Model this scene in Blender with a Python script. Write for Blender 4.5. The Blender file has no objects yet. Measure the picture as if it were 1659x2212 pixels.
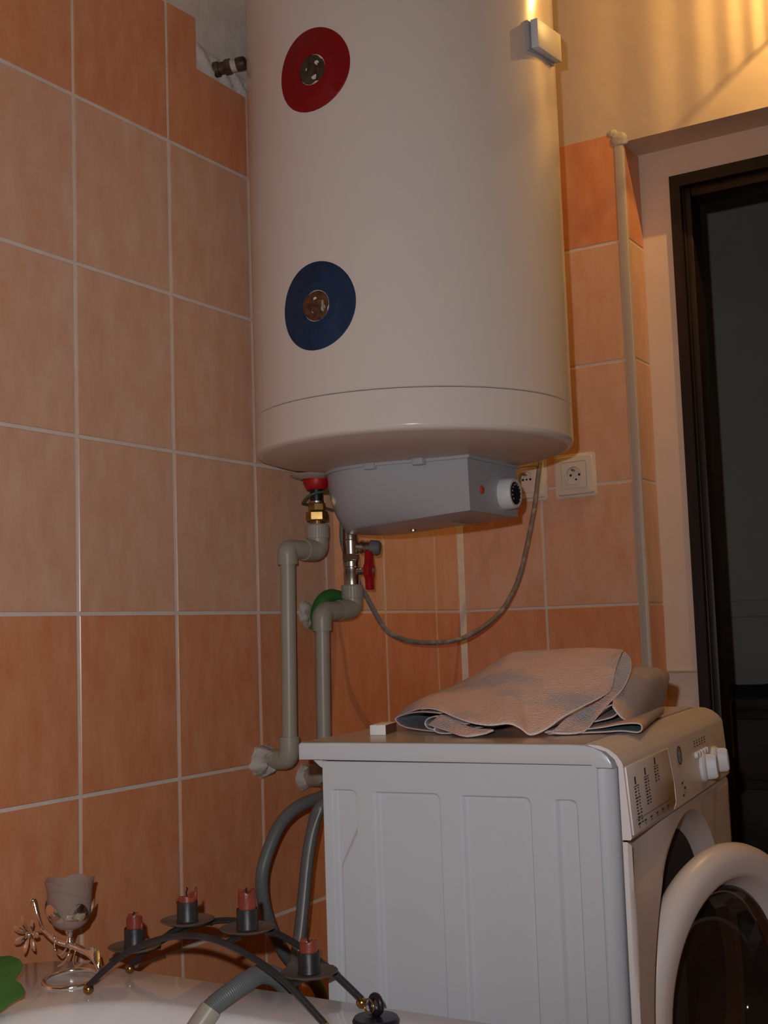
import bpy, bmesh, math, random
from mathutils import Vector, Matrix
random.seed(7)
ZD = 1.016                      # height of the fourth tile joint above the floor; "datum" heights below are measured from it
S = bpy.context.scene
COL = S.collection

# ------------------------------------------------------------------ camera, world, flash, exposure
def setup():
    f_px, W_px, H_px = 2666.14, 1659, 2212
    yaw, pitch, roll = 0.543182, 0.097255, -0.034097
    cy, sy, cp, sp = math.cos(yaw), math.sin(yaw), math.cos(pitch), math.sin(pitch)
    F = Vector((cy*cp, sy*cp, sp)); R = Vector((sy, -cy, 0)); U = R.cross(F)
    c, s = math.cos(roll), math.sin(roll)
    r2 = R*c + U*s; u2 = U*c - R*s
    cam = bpy.data.cameras.new('camera'); co = bpy.data.objects.new('camera', cam); COL.objects.link(co)
    M = Matrix((r2, u2, -F)).transposed().to_4x4()
    M.translation = Vector((-2.39375, -1.25552, -0.04024 + ZD)); co.matrix_world = M
    cam.sensor_fit = 'VERTICAL'; cam.sensor_height = 24.0; cam.lens = 24.0*f_px/H_px
    cam.clip_start = 0.02; cam.clip_end = 60
    S.camera = co
    w = bpy.data.worlds.new('world'); S.world = w; w.use_nodes = True
    w.node_tree.nodes['Background'].inputs[0].default_value = (0.9, 0.62, 0.4, 1)
    w.node_tree.nodes['Background'].inputs[1].default_value = 0.02
    # the camera's own flash, a little up and left of the lens
    fl = bpy.data.lights.new('camera_flash', 'SPOT'); fl.energy = 38.0; fl.color = (0.93, 0.95, 1.0); fl.shadow_soft_size = 0.007; fl.spot_size = math.radians(104); fl.spot_blend = 1.0
    fo = bpy.data.objects.new('camera_flash', fl); COL.objects.link(fo)
    fo.matrix_world = Matrix.Translation(M.translation - r2*0.036 + u2*0.055 + F*0.02) @ M.to_3x3().to_4x4() @ Matrix.Rotation(math.radians(8), 4, 'Y')   # its beam sits a little to the left of the frame
    vs = S.view_settings; vs.view_transform = 'Standard'; vs.look = 'None'; vs.gamma = 1.0; vs.use_curve_mapping = False; vs.exposure = 0.0
setup()

# ------------------------------------------------------------------ materials
MATS = {}
def mat(name, c1, c2=None, scale=20, rough=0.5, metal=0.0, bump=0.0, bscale=60, stretch=(1, 1, 1), spec=0.5, per_object=False,
        trans=0.0, ior=1.45, contrast=(0.35, 0.65), coat=0.0, emis=None, detail=4.0, sheen=0.0):
    m = bpy.data.materials.new(name); m.use_nodes = True
    nt = m.node_tree; b = nt.nodes['Principled BSDF']; L = nt.links.new
    b.inputs['Base Color'].default_value = (*c1, 1); b.inputs['Roughness'].default_value = rough
    b.inputs['Metallic'].default_value = metal; b.inputs['Specular IOR Level'].default_value = spec
    b.inputs['Transmission Weight'].default_value = trans; b.inputs['IOR'].default_value = ior
    b.inputs['Coat Weight'].default_value = coat; b.inputs['Sheen Weight'].default_value = sheen
    if emis: b.inputs['Emission Color'].default_value = (*emis[:3], 1); b.inputs['Emission Strength'].default_value = emis[3]
    if c2 or bump:
        tc = nt.nodes.new('ShaderNodeTexCoord'); mp = nt.nodes.new('ShaderNodeMapping')
        L(tc.outputs['Object'], mp.inputs['Vector']); mp.inputs['Scale'].default_value = stretch
        if per_object:
            oi = nt.nodes.new('ShaderNodeObjectInfo'); mu = nt.nodes.new('ShaderNodeMath'); mu.operation = 'MULTIPLY'; mu.inputs[1].default_value = 37.0
            L(oi.outputs['Random'], mu.inputs[0]); cx = nt.nodes.new('ShaderNodeCombineXYZ')
            for i in range(3): L(mu.outputs[0], cx.inputs[i])
            L(cx.outputs[0], mp.inputs['Location'])
        if c2:
            n = nt.nodes.new('ShaderNodeTexNoise'); n.inputs['Scale'].default_value = scale; n.inputs['Detail'].default_value = detail; n.inputs['Roughness'].default_value = 0.62 if detail > 6 else 0.5
            L(mp.outputs[0], n.inputs['Vector'])
            r = nt.nodes.new('ShaderNodeValToRGB'); r.color_ramp.elements[0].position, r.color_ramp.elements[1].position = contrast
            r.color_ramp.elements[0].color = (*c1, 1); r.color_ramp.elements[1].color = (*c2, 1)
            L(n.outputs['Fac'], r.inputs[0]); L(r.outputs[0], b.inputs['Base Color'])
        if bump:
            n2 = nt.nodes.new('ShaderNodeTexNoise'); n2.inputs['Scale'].default_value = bscale; n2.inputs['Detail'].default_value = 3
            L(mp.outputs[0], n2.inputs['Vector'])
            bn = nt.nodes.new('ShaderNodeBump'); bn.inputs['Strength'].default_value = bump; bn.inputs['Distance'].default_value = 0.004
            L(n2.outputs['Fac'], bn.inputs['Height']); L(bn.outputs[0], b.inputs['Normal'])
    MATS[name] = m
    return m
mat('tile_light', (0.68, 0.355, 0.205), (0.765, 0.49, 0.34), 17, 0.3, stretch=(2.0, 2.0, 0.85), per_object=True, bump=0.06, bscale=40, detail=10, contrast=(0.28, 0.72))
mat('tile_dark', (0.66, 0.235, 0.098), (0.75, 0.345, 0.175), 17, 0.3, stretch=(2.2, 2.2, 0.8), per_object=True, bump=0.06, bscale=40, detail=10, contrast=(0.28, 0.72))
mat('grout', (0.78, 0.68, 0.60), (0.70, 0.60, 0.52), 30, 0.75, bump=0.25, bscale=120)
mat('plaster', (0.66, 0.53, 0.42), (0.61, 0.48, 0.38), 5, 0.85, bump=0.35, bscale=22)
mat('niche_paint', (0.80, 0.64, 0.53), (0.76, 0.60, 0.49), 6, 0.8, bump=0.25, bscale=25)
mat('plaster_white', (0.72, 0.66, 0.60), (0.66, 0.60, 0.54), 25, 0.45, bump=0.6, bscale=45)
mat('plaster_rough', (0.60, 0.55, 0.48), (0.46, 0.41, 0.35), 60, 0.9, bump=0.9, bscale=120)
mat('trim_white', (0.46, 0.40, 0.35), rough=0.4)
mat('ceiling_paint', (0.75, 0.70, 0.64), rough=0.9)
mat('floor_tile', (0.35, 0.22, 0.15), (0.42, 0.27, 0.19), 8, 0.4)
mat('heater_enamel', (0.74, 0.665, 0.60), rough=0.2, spec=0.4)
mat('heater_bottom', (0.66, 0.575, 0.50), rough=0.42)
mat('cover_grey', (0.43, 0.44, 0.47), rough=0.31, bump=0.05, bscale=500)
mat('knob_white', (0.72, 0.72, 0.72), rough=0.45)
mat('black_plastic', (0.012, 0.011, 0.014), rough=0.4)
mat('lamp_lens', (0.45, 0.09, 0.03), rough=0.3)
mat('red_plastic', (0.50, 0.008, 0.010), (0.42, 0.006, 0.008), 60, 0.45)
mat('blue_plastic', (0.016, 0.040, 0.095), (0.012, 0.030, 0.075), 50, 0.55, spec=0.3)
mat('port_dark', (0.075, 0.05, 0.028), (0.03, 0.022, 0.014), 80, 0.85)
mat('red_disc', (0.27, 0.006, 0.010), (0.23, 0.005, 0.008), 60, 0.5, spec=0.3)
mat('port_rust', (0.15, 0.06, 0.02), (0.06, 0.025, 0.010), 120, 0.9)
mat('pipe_beige', (0.40, 0.36, 0.285), (0.37, 0.33, 0.26), 12, 0.38)
mat('brass', (0.48, 0.30, 0.10), (0.36, 0.21, 0.06), 60, 0.3, metal=0.9)
mat('brass_ball', (0.42, 0.25, 0.09), rough=0.25, metal=1.0)
mat('nickel', (0.55, 0.50, 0.44), rough=0.28, metal=1.0)
mat('old_metal', (0.16, 0.10, 0.06), (0.05, 0.035, 0.025), 70, 0.5, metal=0.6)
mat('green_plastic', (0.03, 0.16, 0.03), rough=0.6)
mat('earth_wire', (0.06, 0.11, 0.05), rough=0.5)
mat('cable_grey', (0.20, 0.175, 0.17), (0.42, 0.38, 0.36), 55, 0.55, contrast=(0.5, 0.72))
mat('hose_grey', (0.155, 0.16, 0.16), (0.135, 0.14, 0.14), 30, 0.42)
mat('hose_stripe', (0.55, 0.58, 0.52), rough=0.4)
mat('socket_cream', (0.74, 0.67, 0.58), rough=0.32)
mat('socket_hole', (0.02, 0.015, 0.012), rough=0.8)
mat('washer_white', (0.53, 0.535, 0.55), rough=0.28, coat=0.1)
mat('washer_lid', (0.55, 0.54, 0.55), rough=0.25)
mat('washer_top_lamp_tint', (0.46, 0.37, 0.31), rough=0.25)  # white lid plastic with the warm lamp light painted in as tan
mat('washer_front', (0.74, 0.66, 0.62), rough=0.33)
mat('gap_dark', (0.05, 0.04, 0.035), rough=0.9)
mat('print_dark', (0.07, 0.06, 0.06), rough=0.6)
mat('print_light', (0.80, 0.78, 0.76), rough=0.5)
mat('rubber_grey', (0.16, 0.155, 0.155), rough=0.6)
mat('drum_steel', (0.35, 0.34, 0.33), rough=0.35, metal=1.0)
mat('door_glass', (0.16, 0.13, 0.11), rough=0.03, trans=0.92, ior=1.5)
mat('towel_pink', (0.72, 0.46, 0.365), (0.46, 0.39, 0.385), 8.0, 0.95, bump=0.9, bscale=380, contrast=(0.42, 0.54), stretch=(1.5, 0.9, 2.0), detail=3.0)
mat('towel_grey', (0.27, 0.275, 0.29), (0.23, 0.235, 0.25), 20, 0.95, bump=0.8, bscale=380)
mat('towel_hem', (0.70, 0.58, 0.54), rough=0.95, bump=0.5, bscale=300)
mat('matchbox_white', (0.74, 0.70, 0.66), rough=0.7)
mat('matchbox_strike', (0.12, 0.045, 0.03), rough=0.9)
mat('tub_enamel', (0.80, 0.77, 0.76), rough=0.14, coat=0.3)
mat('wrought_iron', (0.028, 0.027, 0.029), (0.045, 0.042, 0.042), 40, 0.42, metal=0.3, bump=0.1, bscale=90)
mat('plate_iron', (0.15, 0.115, 0.095), (0.10, 0.08, 0.068), 40, 0.42, metal=0.2)
mat('candle_wax', (0.27, 0.05, 0.03), (0.19, 0.03, 0.02), 50, 0.4, bump=0.3, bscale=90)
mat('wick', (0.01, 0.01, 0.01), rough=0.9)
mat('frosted_glass', (0.55, 0.42, 0.36), rough=0.45, trans=0.5, ior=1.15)
mat('silver', (0.92, 0.90, 0.86), rough=0.12, metal=1.0, bump=0.12, bscale=180)
mat('green_leaf', (0.075, 0.21, 0.04), (0.05, 0.16, 0.03), 20, 0.75)
mat('plug_black', (0.012, 0.010, 0.018), rough=0.35)
mat('dark_wood', (0.018, 0.0075, 0.0065), (0.008, 0.004, 0.004), 12, 0.45, stretch=(3, 3, 0.35), bump=0.1, bscale=30)
mat('hall_wall', (0.46, 0.46, 0.41), (0.41, 0.41, 0.37), 3, 0.9)
mat('hall_dark', (0.06, 0.035, 0.028), (0.03, 0.018, 0.016), 10, 0.6)
mat('hall_cloth', (0.02, 0.022, 0.03), rough=0.9)
mat('lamp_glass', (0.9, 0.75, 0.5), rough=0.3, emis=(1.0, 0.68, 0.32, 6.0))

# ------------------------------------------------------------------ mesh helpers (all points in datum coordinates)
class MB:
    def __init__(s): s.v = []; s.f = []; s.mi = []; s.cur = 0
    def add(s, vs, fs):
        o = len(s.v); s.v += [tuple(p) for p in vs]; s.f += [tuple(i+o for i in f) for f in fs]; s.mi += [s.cur]*len(fs); return s
    def box(s, x0, x1, y0, y1, z0, z1, T=None):
        vs = [(x, y, z) for x in (x0, x1) for y in (y0, y1) for z in (z0, z1)]
        if T: vs = [T(*p) for p in vs]
        return s.add(vs, [(0, 1, 3, 2), (4, 6, 7, 5), (0, 4, 5, 1), (2, 3, 7, 6), (0, 2, 6, 4), (1, 5, 7, 3)])
    def rings(s, R, closed=True, cap0=False, cap1=False):
        n = len(R[0]); o = len(s.v); fs = []
        for k in range(len(R)-1):
            for i in range(n if closed else n-1):
                j = (i+1) % n; fs.append((k*n+i, k*n+j, (k+1)*n+j, (k+1)*n+i))
        if cap0: fs.append(tuple(range(n))[::-1])
        if cap1: fs.append(tuple((len(R)-1)*n+i for i in range(n)))
        return s.add([p for r in R for p in r], fs)
    def lathe(s, prof, org, axis=(0, 0, 1), n=32, cap0=False, cap1=False, wob=None):
        a = Vector(axis).normalized(); q = Vector((0, 0, 1)).rotation_difference(a); o = Vector(org)
        R = []
        for r, h in prof:
            R.append([o + q @ Vector((r*math.cos(2*math.pi*i/n)*(1), r*math.sin(2*math.pi*i/n), h + (wob(2*math.pi*i/n, r, h) if wob else 0))) for i in range(n)])
        return s.rings(R, True, cap0, cap1)
    def tube(s, pts, rad, n=12, sub=6, caps=True, smooth=True):
        P = [Vector(p) for p in pts]
        rr = rad if isinstance(rad, (list, tuple)) else [rad]*len(P)
        if smooth and len(P) > 2:
            Q = []; RR = []
            for i in range(len(P)-1):
                p0, p1, p2, p3 = P[max(i-1, 0)], P[i], P[i+1], P[min(i+2, len(P)-1)]
                for k in range(sub):
                    t = k/sub
                    Q.append(0.5*((2*p1)+(p2-p0)*t+(2*p0-5*p1+4*p2-p3)*t*t+(3*p1-p0-3*p2+p3)*t**3)); RR.append(rr[i]*(1-t)+rr[i+1]*t)
            Q.append(P[-1]); RR.append(rr[-1])
        else: Q, RR = P, rr
        T = [(Q[min(i+1, len(Q)-1)]-Q[max(i-1, 0)]).normalized() for i in range(len(Q))]
        up = Vector((0, 0, 1)) if abs(T[0].z) < 0.9 else Vector((1, 0, 0))
        N = (up - T[0]*up.dot(T[0])).normalized(); R = []
        for i, q in enumerate(Q):
            N = (N - T[i]*N.dot(T[i])).normalized(); B = T[i].cross(N)
            R.append([q + (N*math.cos(2*math.pi*k/n)+B*math.sin(2*math.pi*k/n))*RR[i] for k in range(n)])
        return s.rings(R, True, caps, caps)
    def ball(s, c, r, n=16, m=10, sc=(1, 1, 1)):
        R = [[(c[0]+sc[0]*r*math.sin(math.pi*j/m)*math.cos(2*math.pi*i/n), c[1]+sc[1]*r*math.sin(math.pi*j/m)*math.sin(2*math.pi*i/n),
               c[2]-sc[2]*r*math.cos(math.pi*j/m)) for i in range(n)] for j in range(1, m)]
        return s.rings(R, True, True, True)
    def prism(s, poly, T, d0, d1):
        n = len(poly); R = [[T(a, b, d) for a, b in poly] for d in (d0, d1)]
        return s.rings(R, True, True, True)

BASE = {}
def build(name, mb, mats, parent=None, base=(0, 0, 0), bevel=0, smooth=30, seg=2, label=None, fix=True):
    b = BASE[parent.name] if parent else Vector(base)
    me = bpy.data.meshes.new(name)
    me.from_pydata([Vector(p)-b for p in mb.v], [], mb.f)
    mats = mats if isinstance(mats, (list, tuple)) else [mats]
    for m in mats: me.materials.append(MATS[m])
    if len(mats) > 1:
        for p, i in zip(me.polygons, mb.mi): p.material_index = i
    if fix or bevel:
        bm = bmesh.new(); bm.from_mesh(me)
        bmesh.ops.remove_doubles(bm, verts=bm.verts, dist=1e-6)
        if fix: bmesh.ops.recalc_face_normals(bm, faces=bm.faces)
        if bevel:
            es = [e for e in bm.edges if len(e.link_faces) == 2 and e.calc_face_angle() > 0.6]
            bmesh.ops.bevel(bm, geom=es, offset=bevel, segments=seg, affect='EDGES', profile=0.5, clamp_overlap=True)
        bm.to_mesh(me); bm.free()
    if smooth:
        for p in me.polygons: p.use_smooth = True
        me.set_sharp_from_angle(angle=math.radians(smooth))
    o = bpy.data.objects.new(name, me); COL.objects.link(o)
    BASE[o.name] = b
    if parent: o.parent = parent
    else: o.location = b + Vector((0, 0, ZD))
    if label: o['label'] = label
    return o
def thing(name, base, label, cat, group=None):
    o = bpy.data.objects.new(name, None); COL.objects.link(o); o.location = Vector(base)+Vector((0, 0, ZD)); o.empty_display_size = 0.05
    BASE[o.name] = Vector(base); o['label'] = label; o['category'] = cat
    if group: o['group'] = group
    return o
def tag(o, label, cat, group=None):
    o['label'] = label; o['category'] = cat
    if group: o['group'] = group
    return o
def struct(o, label=None):
    o['kind'] = 'structure'
    if label: o['label'] = label
    return o
def lerp(a, b, t): return a+(b-a)*t
def sm(e0, e1, x):
    t = max(0.0, min(1.0, (x-e0)/(e1-e0))); return t*t*(3-2*t)

# ------------------------------------------------------------------ the room
FL, CE = -1.016, 1.62                   # floor and ceiling heights
XW, YW = -3.5, -2.5                     # far ends of the room behind the camera
HT, WT = 0.25, 0.206                    # tile pitch
G = 0.0026                              # half joint
struct(build('floor', MB().box(XW, 0.125, YW, 0, FL-0.05, FL), 'floor_tile', smooth=0), 'brown tiled bathroom floor')
struct(build('ceiling', MB().box(XW, 0.0, YW, 0.0, CE, CE+0.05), 'ceiling_paint', smooth=0), 'white painted ceiling')
struct(build('wall_rear', MB().box(XW-0.1, XW, YW-0.1, 0.1, FL, CE), 'plaster', smooth=0), 'plastered wall behind the camera')
struct(build('wall_right', MB().box(XW, 0.125, YW-0.1, YW, FL, CE), 'plaster', smooth=0), 'plastered wall on the right side of the room')

def tile_mesh(w, h, key, cache={}):
    k = (round(w, 4), round(h, 4), key)
    if k in cache: return cache[k]
    b = 0.0012; t = 0.0065
    x0, x1, z0, z1 = -w/2, w/2, -h/2, h/2
    vs = [(x0, t, z0), (x1, t, z0), (x1, t, z1), (x0, t, z1), (x0, b, z0), (x1, b, z0), (x1, b, z1), (x0, b, z1),
          (x0+b, 0, z0+b), (x1-b, 0, z0+b), (x1-b, 0, z1-b), (x0+b, 0, z1-b)]
    fs = [(8, 9, 10, 11)]
    for a, c in ((0, 4), (4, 8)):
        for i in range(4): j = (i+1) % 4; fs.append((a+i, a+j, c+j, c+i))
    me = bpy.data.meshes.new('tile'); me.from_pydata(vs, [], fs); me.materials.append(MATS[key]); cache[k] = me
    return me
def tile(parent, cx, cy, cz, w, h, key, rz=0.0):
    o = bpy.data.objects.new('tile', tile_mesh(w, h, key)); COL.objects.link(o); o.parent = parent
    o.location = Vector((cx, cy, cz)) - BASE[parent.name]; o.rotation_euler.z = rz
    o.rotation_euler.x = random.uniform(-.004, .004); o.rotation_euler.z += random.uniform(-.004, .004)
    return o
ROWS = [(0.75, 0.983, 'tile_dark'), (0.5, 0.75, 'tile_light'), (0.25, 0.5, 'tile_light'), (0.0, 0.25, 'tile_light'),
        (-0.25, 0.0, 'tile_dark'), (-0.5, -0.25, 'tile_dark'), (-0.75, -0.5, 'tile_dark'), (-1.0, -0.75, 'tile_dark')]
COLS = [-1.9679, -1.7619, -1.5559, -1.3499, -1.1439, -0.9379, -0.7319, -0.5259, -0.3199, -0.1139, -0.004]

wl = struct(build('wall_left', MB().box(XW, 0.12, 0.0060, 0.12, FL, CE), 'plaster_white', smooth=0), 'left wall, white plaster above orange tiles')
g = MB(); g.box(-2.2, 0.0, 0.0014, 0.0062, FL, 0.75); g.box(-2.2, -0.865, 0.0014, 0.0062, 0.75, 0.982); g.box(-0.866, 0.0, 0.0014, 0.0062, 0.75, 0.893)
build('grout_layer', g, 'grout', wl, smooth=0)
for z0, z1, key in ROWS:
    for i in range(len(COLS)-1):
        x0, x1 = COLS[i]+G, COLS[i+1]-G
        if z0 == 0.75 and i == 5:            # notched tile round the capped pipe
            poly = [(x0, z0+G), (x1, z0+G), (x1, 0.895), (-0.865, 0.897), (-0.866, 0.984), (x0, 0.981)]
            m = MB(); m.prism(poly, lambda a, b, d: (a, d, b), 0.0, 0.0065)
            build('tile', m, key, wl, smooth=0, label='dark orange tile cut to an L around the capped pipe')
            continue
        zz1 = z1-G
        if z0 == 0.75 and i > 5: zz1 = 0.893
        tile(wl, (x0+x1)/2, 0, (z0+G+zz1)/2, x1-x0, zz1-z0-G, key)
# rough white fill around the pipe stub
m = MB(); N = 18; R = []
for j in range(9):
    row = []
    for i in range(N+1):
        x = lerp(-0.868, -0.70, i/N); z = lerp(0.894, 0.950-0.02*i/N, j/8)
        edge = min(1, min(i, N-i, j, 8-j)/2.0)
        row.append((x, 0.006-0.008*edge*(0.6+0.5*math.sin(i*1.3+j*0.9)), z))
    R.append(row)
m.rings(R, closed=False); build('plaster_patch', m, 'plaster_white', wl, smooth=60, label='lumpy white plaster patch round the pipe stub')

TB, TR_, DEP = -0.4014, -0.4217, 0.0915
D1 = -0.1993
wb = struct(build('wall_back', MB().box(0.0060, 0.125, -0.415, 0.12, FL, 0.957).box(0.0, 0.125, YW, 0.12, 0.957, CE).box(0.0, 0.125, YW, -1.37, FL, 0.957), 'plaster', smooth=0), 'back wall with the door niche, pinkish plaster above orange tiles')
build('niche_plaster', MB().box(0.0915, 0.1249, -0.487, -0.415, FL, 0.9569).box(0.0915, 0.1249, -1.37, -0.487, 0.893, 0.9569), 'niche_paint', wb, smooth=0, label='pale pinkish plaster round the door frame')
build('grout_layer', MB().box(0.0014, 0.0062, TB, 0, FL, 0.983).box(0.0, DEP, TR_+0.0015, TR_+0.006, FL, 0.957), 'grout', wb, smooth=0)
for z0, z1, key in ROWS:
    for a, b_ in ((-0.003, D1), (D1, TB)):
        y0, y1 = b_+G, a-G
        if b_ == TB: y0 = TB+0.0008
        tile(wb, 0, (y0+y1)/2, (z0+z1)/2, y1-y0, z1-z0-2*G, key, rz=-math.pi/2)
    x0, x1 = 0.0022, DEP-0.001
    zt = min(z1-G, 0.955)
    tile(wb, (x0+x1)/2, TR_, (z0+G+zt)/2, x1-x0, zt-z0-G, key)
# thick grout bead in the room corner, plastic corner profile and plaster blob on top of it
build('corner_bead', MB().prism([(0.001, -0.011), (-0.007, -0.004), (-0.011, 0.001), (0.003, 0.003)], lambda a, b, d: (a, b, d), FL, 0.89), 'grout', wb)
pr = [(0.004, TB-0.0005), (-0.0012, TB-0.001), (-0.0016, TB-0.004), (-0.0016, TR_+0.007), (-0.0006, TR_+0.0035), (0.0015, TR_+0.001), (0.004, TR_), (0.006, TB)]
tr = struct(build('trim_1', MB().prism(pr, lambda a, b, d: (a, b, d), FL, 0.958), 'trim_white', smooth=40), 'white plastic corner profile at the edge of the door niche')
m = MB(); m.ball((0.001, -0.412, 0.965), 0.016, 12, 8, (0.35, 1.2, 1.0)); m.ball((0.001, -0.398, 0.981), 0.010, 10, 6, (0.4, 1.2, 0.9)); m.ball((0.001, -0.424, 0.957), 0.008, 10, 6, (0.4, 1, 0.8))
build('plaster_blob', m, 'plaster_rough', wb, smooth=80)
# small caulk ledge low in the niche
build('ledge', MB().box(0.082, 0.0925, -0.487, -0.4225, -0.142, -0.138), 'trim_white', wb, bevel=0.001)

# door frame, other room
df = struct(build('door_1', MB().box(0.083, 0.125, -0.509, -0.487, FL, 0.893).box(0.083, 0.125, -1.37, -1.348, FL, 0.893).box(0.083, 0.125, -1.348, -0.509, 0.868, 0.893), 'dark_wood', smooth=0),
            'dark brown wooden door frame around an open doorway')
build('door_rebate', MB().box(0.098, 0.165, -0.527, -0.5091, FL, 0.8679), 'dark_wood', df, bevel=0.003)
build('door_rebate', MB().box(0.098, 0.165, -1.3479, -1.330, FL, 0.8679), 'dark_wood', df, bevel=0.003)
build('door_rebate', MB().box(0.098, 0.165, -1.330, -0.527, 0.845, 0.8679), 'dark_wood', df, bevel=0.003)
build('door_bead', MB().box(0.0935, 0.098, -0.5135, -0.5092, FL, 0.8679), 'dark_wood', df, bevel=0.001)
struct(build('wall_hall', MB().box(1.75, 1.85, -3.0, 2.2, FL, CE).box(0.125, 1.75, 2.1, 2.2, FL, CE).box(0.125, 1.75, -3.1, -3.0, FL, CE), 'hall_wall', smooth=0), 'dim grey wall of the room beyond the doorway')
struct(build('floor_hall', MB().box(0.125, 1.85, -3.0, 2.2, FL-0.05, FL), 'hall_dark', smooth=0), 'dark floor beyond the doorway')
struct(build('ceiling_hall', MB().box(0.125, 1.85, -3.0, 2.2, CE, CE+0.05), 'hall_wall', smooth=0), 'ceiling of the dark room beyond the doorway')
hx, hy = 1.25, -0.36
cab = thing('dark_cabinet', (hx+0.25, hy+0.1, FL), 'dark brown wooden cabinet standing in the dark room beyond the doorway', 'cabinet')
build('body', MB().box(hx, hx+0.45, hy-0.75, hy+0.75, FL, -0.30), 'hall_dark', cab, bevel=0.008)
build('top_board', MB().box(hx-0.03, hx+0.47, hy-0.78, hy+0.78, -0.30, -0.265), 'hall_dark', cab, bevel=0.006)
for k in range(3):
    d = build('drawer', MB().box(hx-0.015, hx, hy+0.01-0.70*0, hy+0.70, -0.50-0.2*k, -0.325-0.2*k), 'hall_dark', cab, bevel=0.004)
    d2 = build('drawer', MB().box(hx-0.015, hx, hy-0.70, hy-0.01, -0.50-0.2*k, -0.325-0.2*k), 'hall_dark', cab, bevel=0.004)
m = MB(); m.tube([(hx-0.045, hy+0.13, -0.275), (hx-0.045, hy+0.13, -0.43)], 0.006, 10); m.ball((hx-0.045, hy+0.13, -0.275), 0.010, 10, 6); m.ball((hx-0.045, hy+0.13, -0.43), 0.009, 10, 6)
m.tube([(hx-0.045, hy+0.13, -0.30), (hx+0.001, hy+0.13, -0.30)], 0.004, 8); m.tube([(hx-0.045, hy+0.13, -0.41), (hx+0.001, hy+0.13, -0.41)], 0.004, 8)
build('handle', m, 'brass', cab, label='upright brass rod handle')
m = MB(); R = []
for j in range(7):
    R.append([(hx+0.02+0.4*j/6, hy+0.75-1.3*i/14, -0.265+0.045*math.sin(math.pi*j/6)*(0.75+0.25*math.sin(i*1.7))*(1 if 0 < i < 14 else 0)+0.0005) for i in range(15)])
m.rings(R, closed=False); tag(build('folded_blanket', m, 'hall_cloth', base=(hx+0.2, hy, -0.265), smooth=60), 'black bundled cloth lying on the dark cabinet beyond the doorway', 'blanket')
build('hall_rail', MB().box(1.735, 1.75, -3.0, 2.1, -0.03, 0.025), 'hall_wall', bpy.data.objects['wall_hall'], bevel=0.004)

# ------------------------------------------------------------------ wall lamp over the door (just outside the frame on the right)
LX, LY, LZ = -0.16, -0.905, 1.30
lamp = thing('wall_lamp', (0, LY, LZ), 'warm glowing wall lamp over the doorway at the right edge', 'lamp')
build('back_plate', MB().lathe([(0.0, 0.0), (0.05, 0.0), (0.05, 0.008), (0.035, 0.018), (0.0, 0.018)], (0, LY, LZ+0.09), (-1, 0, 0), 24), 'brass', lamp)
build('arm', MB().tube([(-0.01, LY, LZ+0.09), (-0.07, LY, LZ+0.10), (LX, LY, LZ+0.085), (LX, LY, LZ+0.05)], 0.007, 10), 'brass', lamp)
build('holder', MB().lathe([(0.0, 0.03), (0.02, 0.03), (0.022, 0.06), (0.0, 0.06)], (LX, LY, LZ), (0, 0, 1), 16), 'brass', lamp)
build('bulb', MB().ball((LX, LY, LZ+0.012), 0.017, 14, 10, (1, 1, 1.3)), 'lamp_glass', lamp)
for k in range(64):
    a = 2*math.pi*(k+0.5)/64; ca, sa = math.cos(a), math.sin(a)
    build('shade_rib', MB().tube([(LX+0.024*ca, LY+0.024*sa, LZ+0.055), (LX+0.052*ca, LY+0.052*sa, LZ+0.040), (LX+0.062*ca, LY+0.062*sa, LZ+0.0), (LX+0.066*ca, LY+0.066*sa, LZ-0.075)], 0.0009, 5, 3), 'brass', lamp)
build('shade_ring', MB().tube([(LX+0.066*math.cos(2*math.pi*k/24), LY+0.066*math.sin(2*math.pi*k/24), LZ-0.075) for k in range(25)], 0.0008, 6, 2), 'brass', lamp)
ll = bpy.data.lights.new('lamp_light', 'POINT'); ll.energy = 12.0; ll.color = (1.0, 0.59, 0.16); ll.shadow_soft_size = 0.0025
lo = bpy.data.objects.new('lamp_light', ll); COL.objects.link(lo); lo.parent = lamp; lo.location = (LX, 0, -0.022)

# ------------------------------------------------------------------ water heater
HX, HY, HR = -0.668, -0.275, 0.256
wh = thing('water_heater', (HX, HY, 0.235), 'tall cream cylindrical water heater with red and blue discs hanging on the tiled wall', 'water heater')
build('tank_body', MB().lathe([(HR-0.002, 0.3060), (HR, 0.3072), (HR, 0.3085), (HR, 1.09), (HR, 1.10), (HR-0.006, 1.118), (HR-0.03, 1.128), (0.0, 1.135)], (HX, HY, 0), n=128), 'heater_enamel', wh, smooth=40)
build('bottom_band', MB().lathe([(HR-0.002, 0.3055), (HR, 0.3047), (HR, 0.3040), (HR, 0.2535), (HR, 0.2525), (HR-0.0012, 0.2490), (HR-0.0045, 0.2462), (HR-0.010, 0.2445)], (HX, HY, 0), n=128), 'heater_enamel', wh, smooth=50)
build('bottom_pan', MB().lathe([(HR-0.010, 0.2445), (HR-0.03, 0.2385), (0.19, 0.2335), (0.15, 0.2325), (0.0, 0.232)], (HX, HY, 0), n=96), 'heater_bottom', wh, smooth=50)
build('wall_bracket', MB().box(HX-0.03, HX+0.10, HY+HR-0.03, 0.001, 0.80, 0.85), 'heater_bottom', wh, bevel=0.003)
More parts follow.
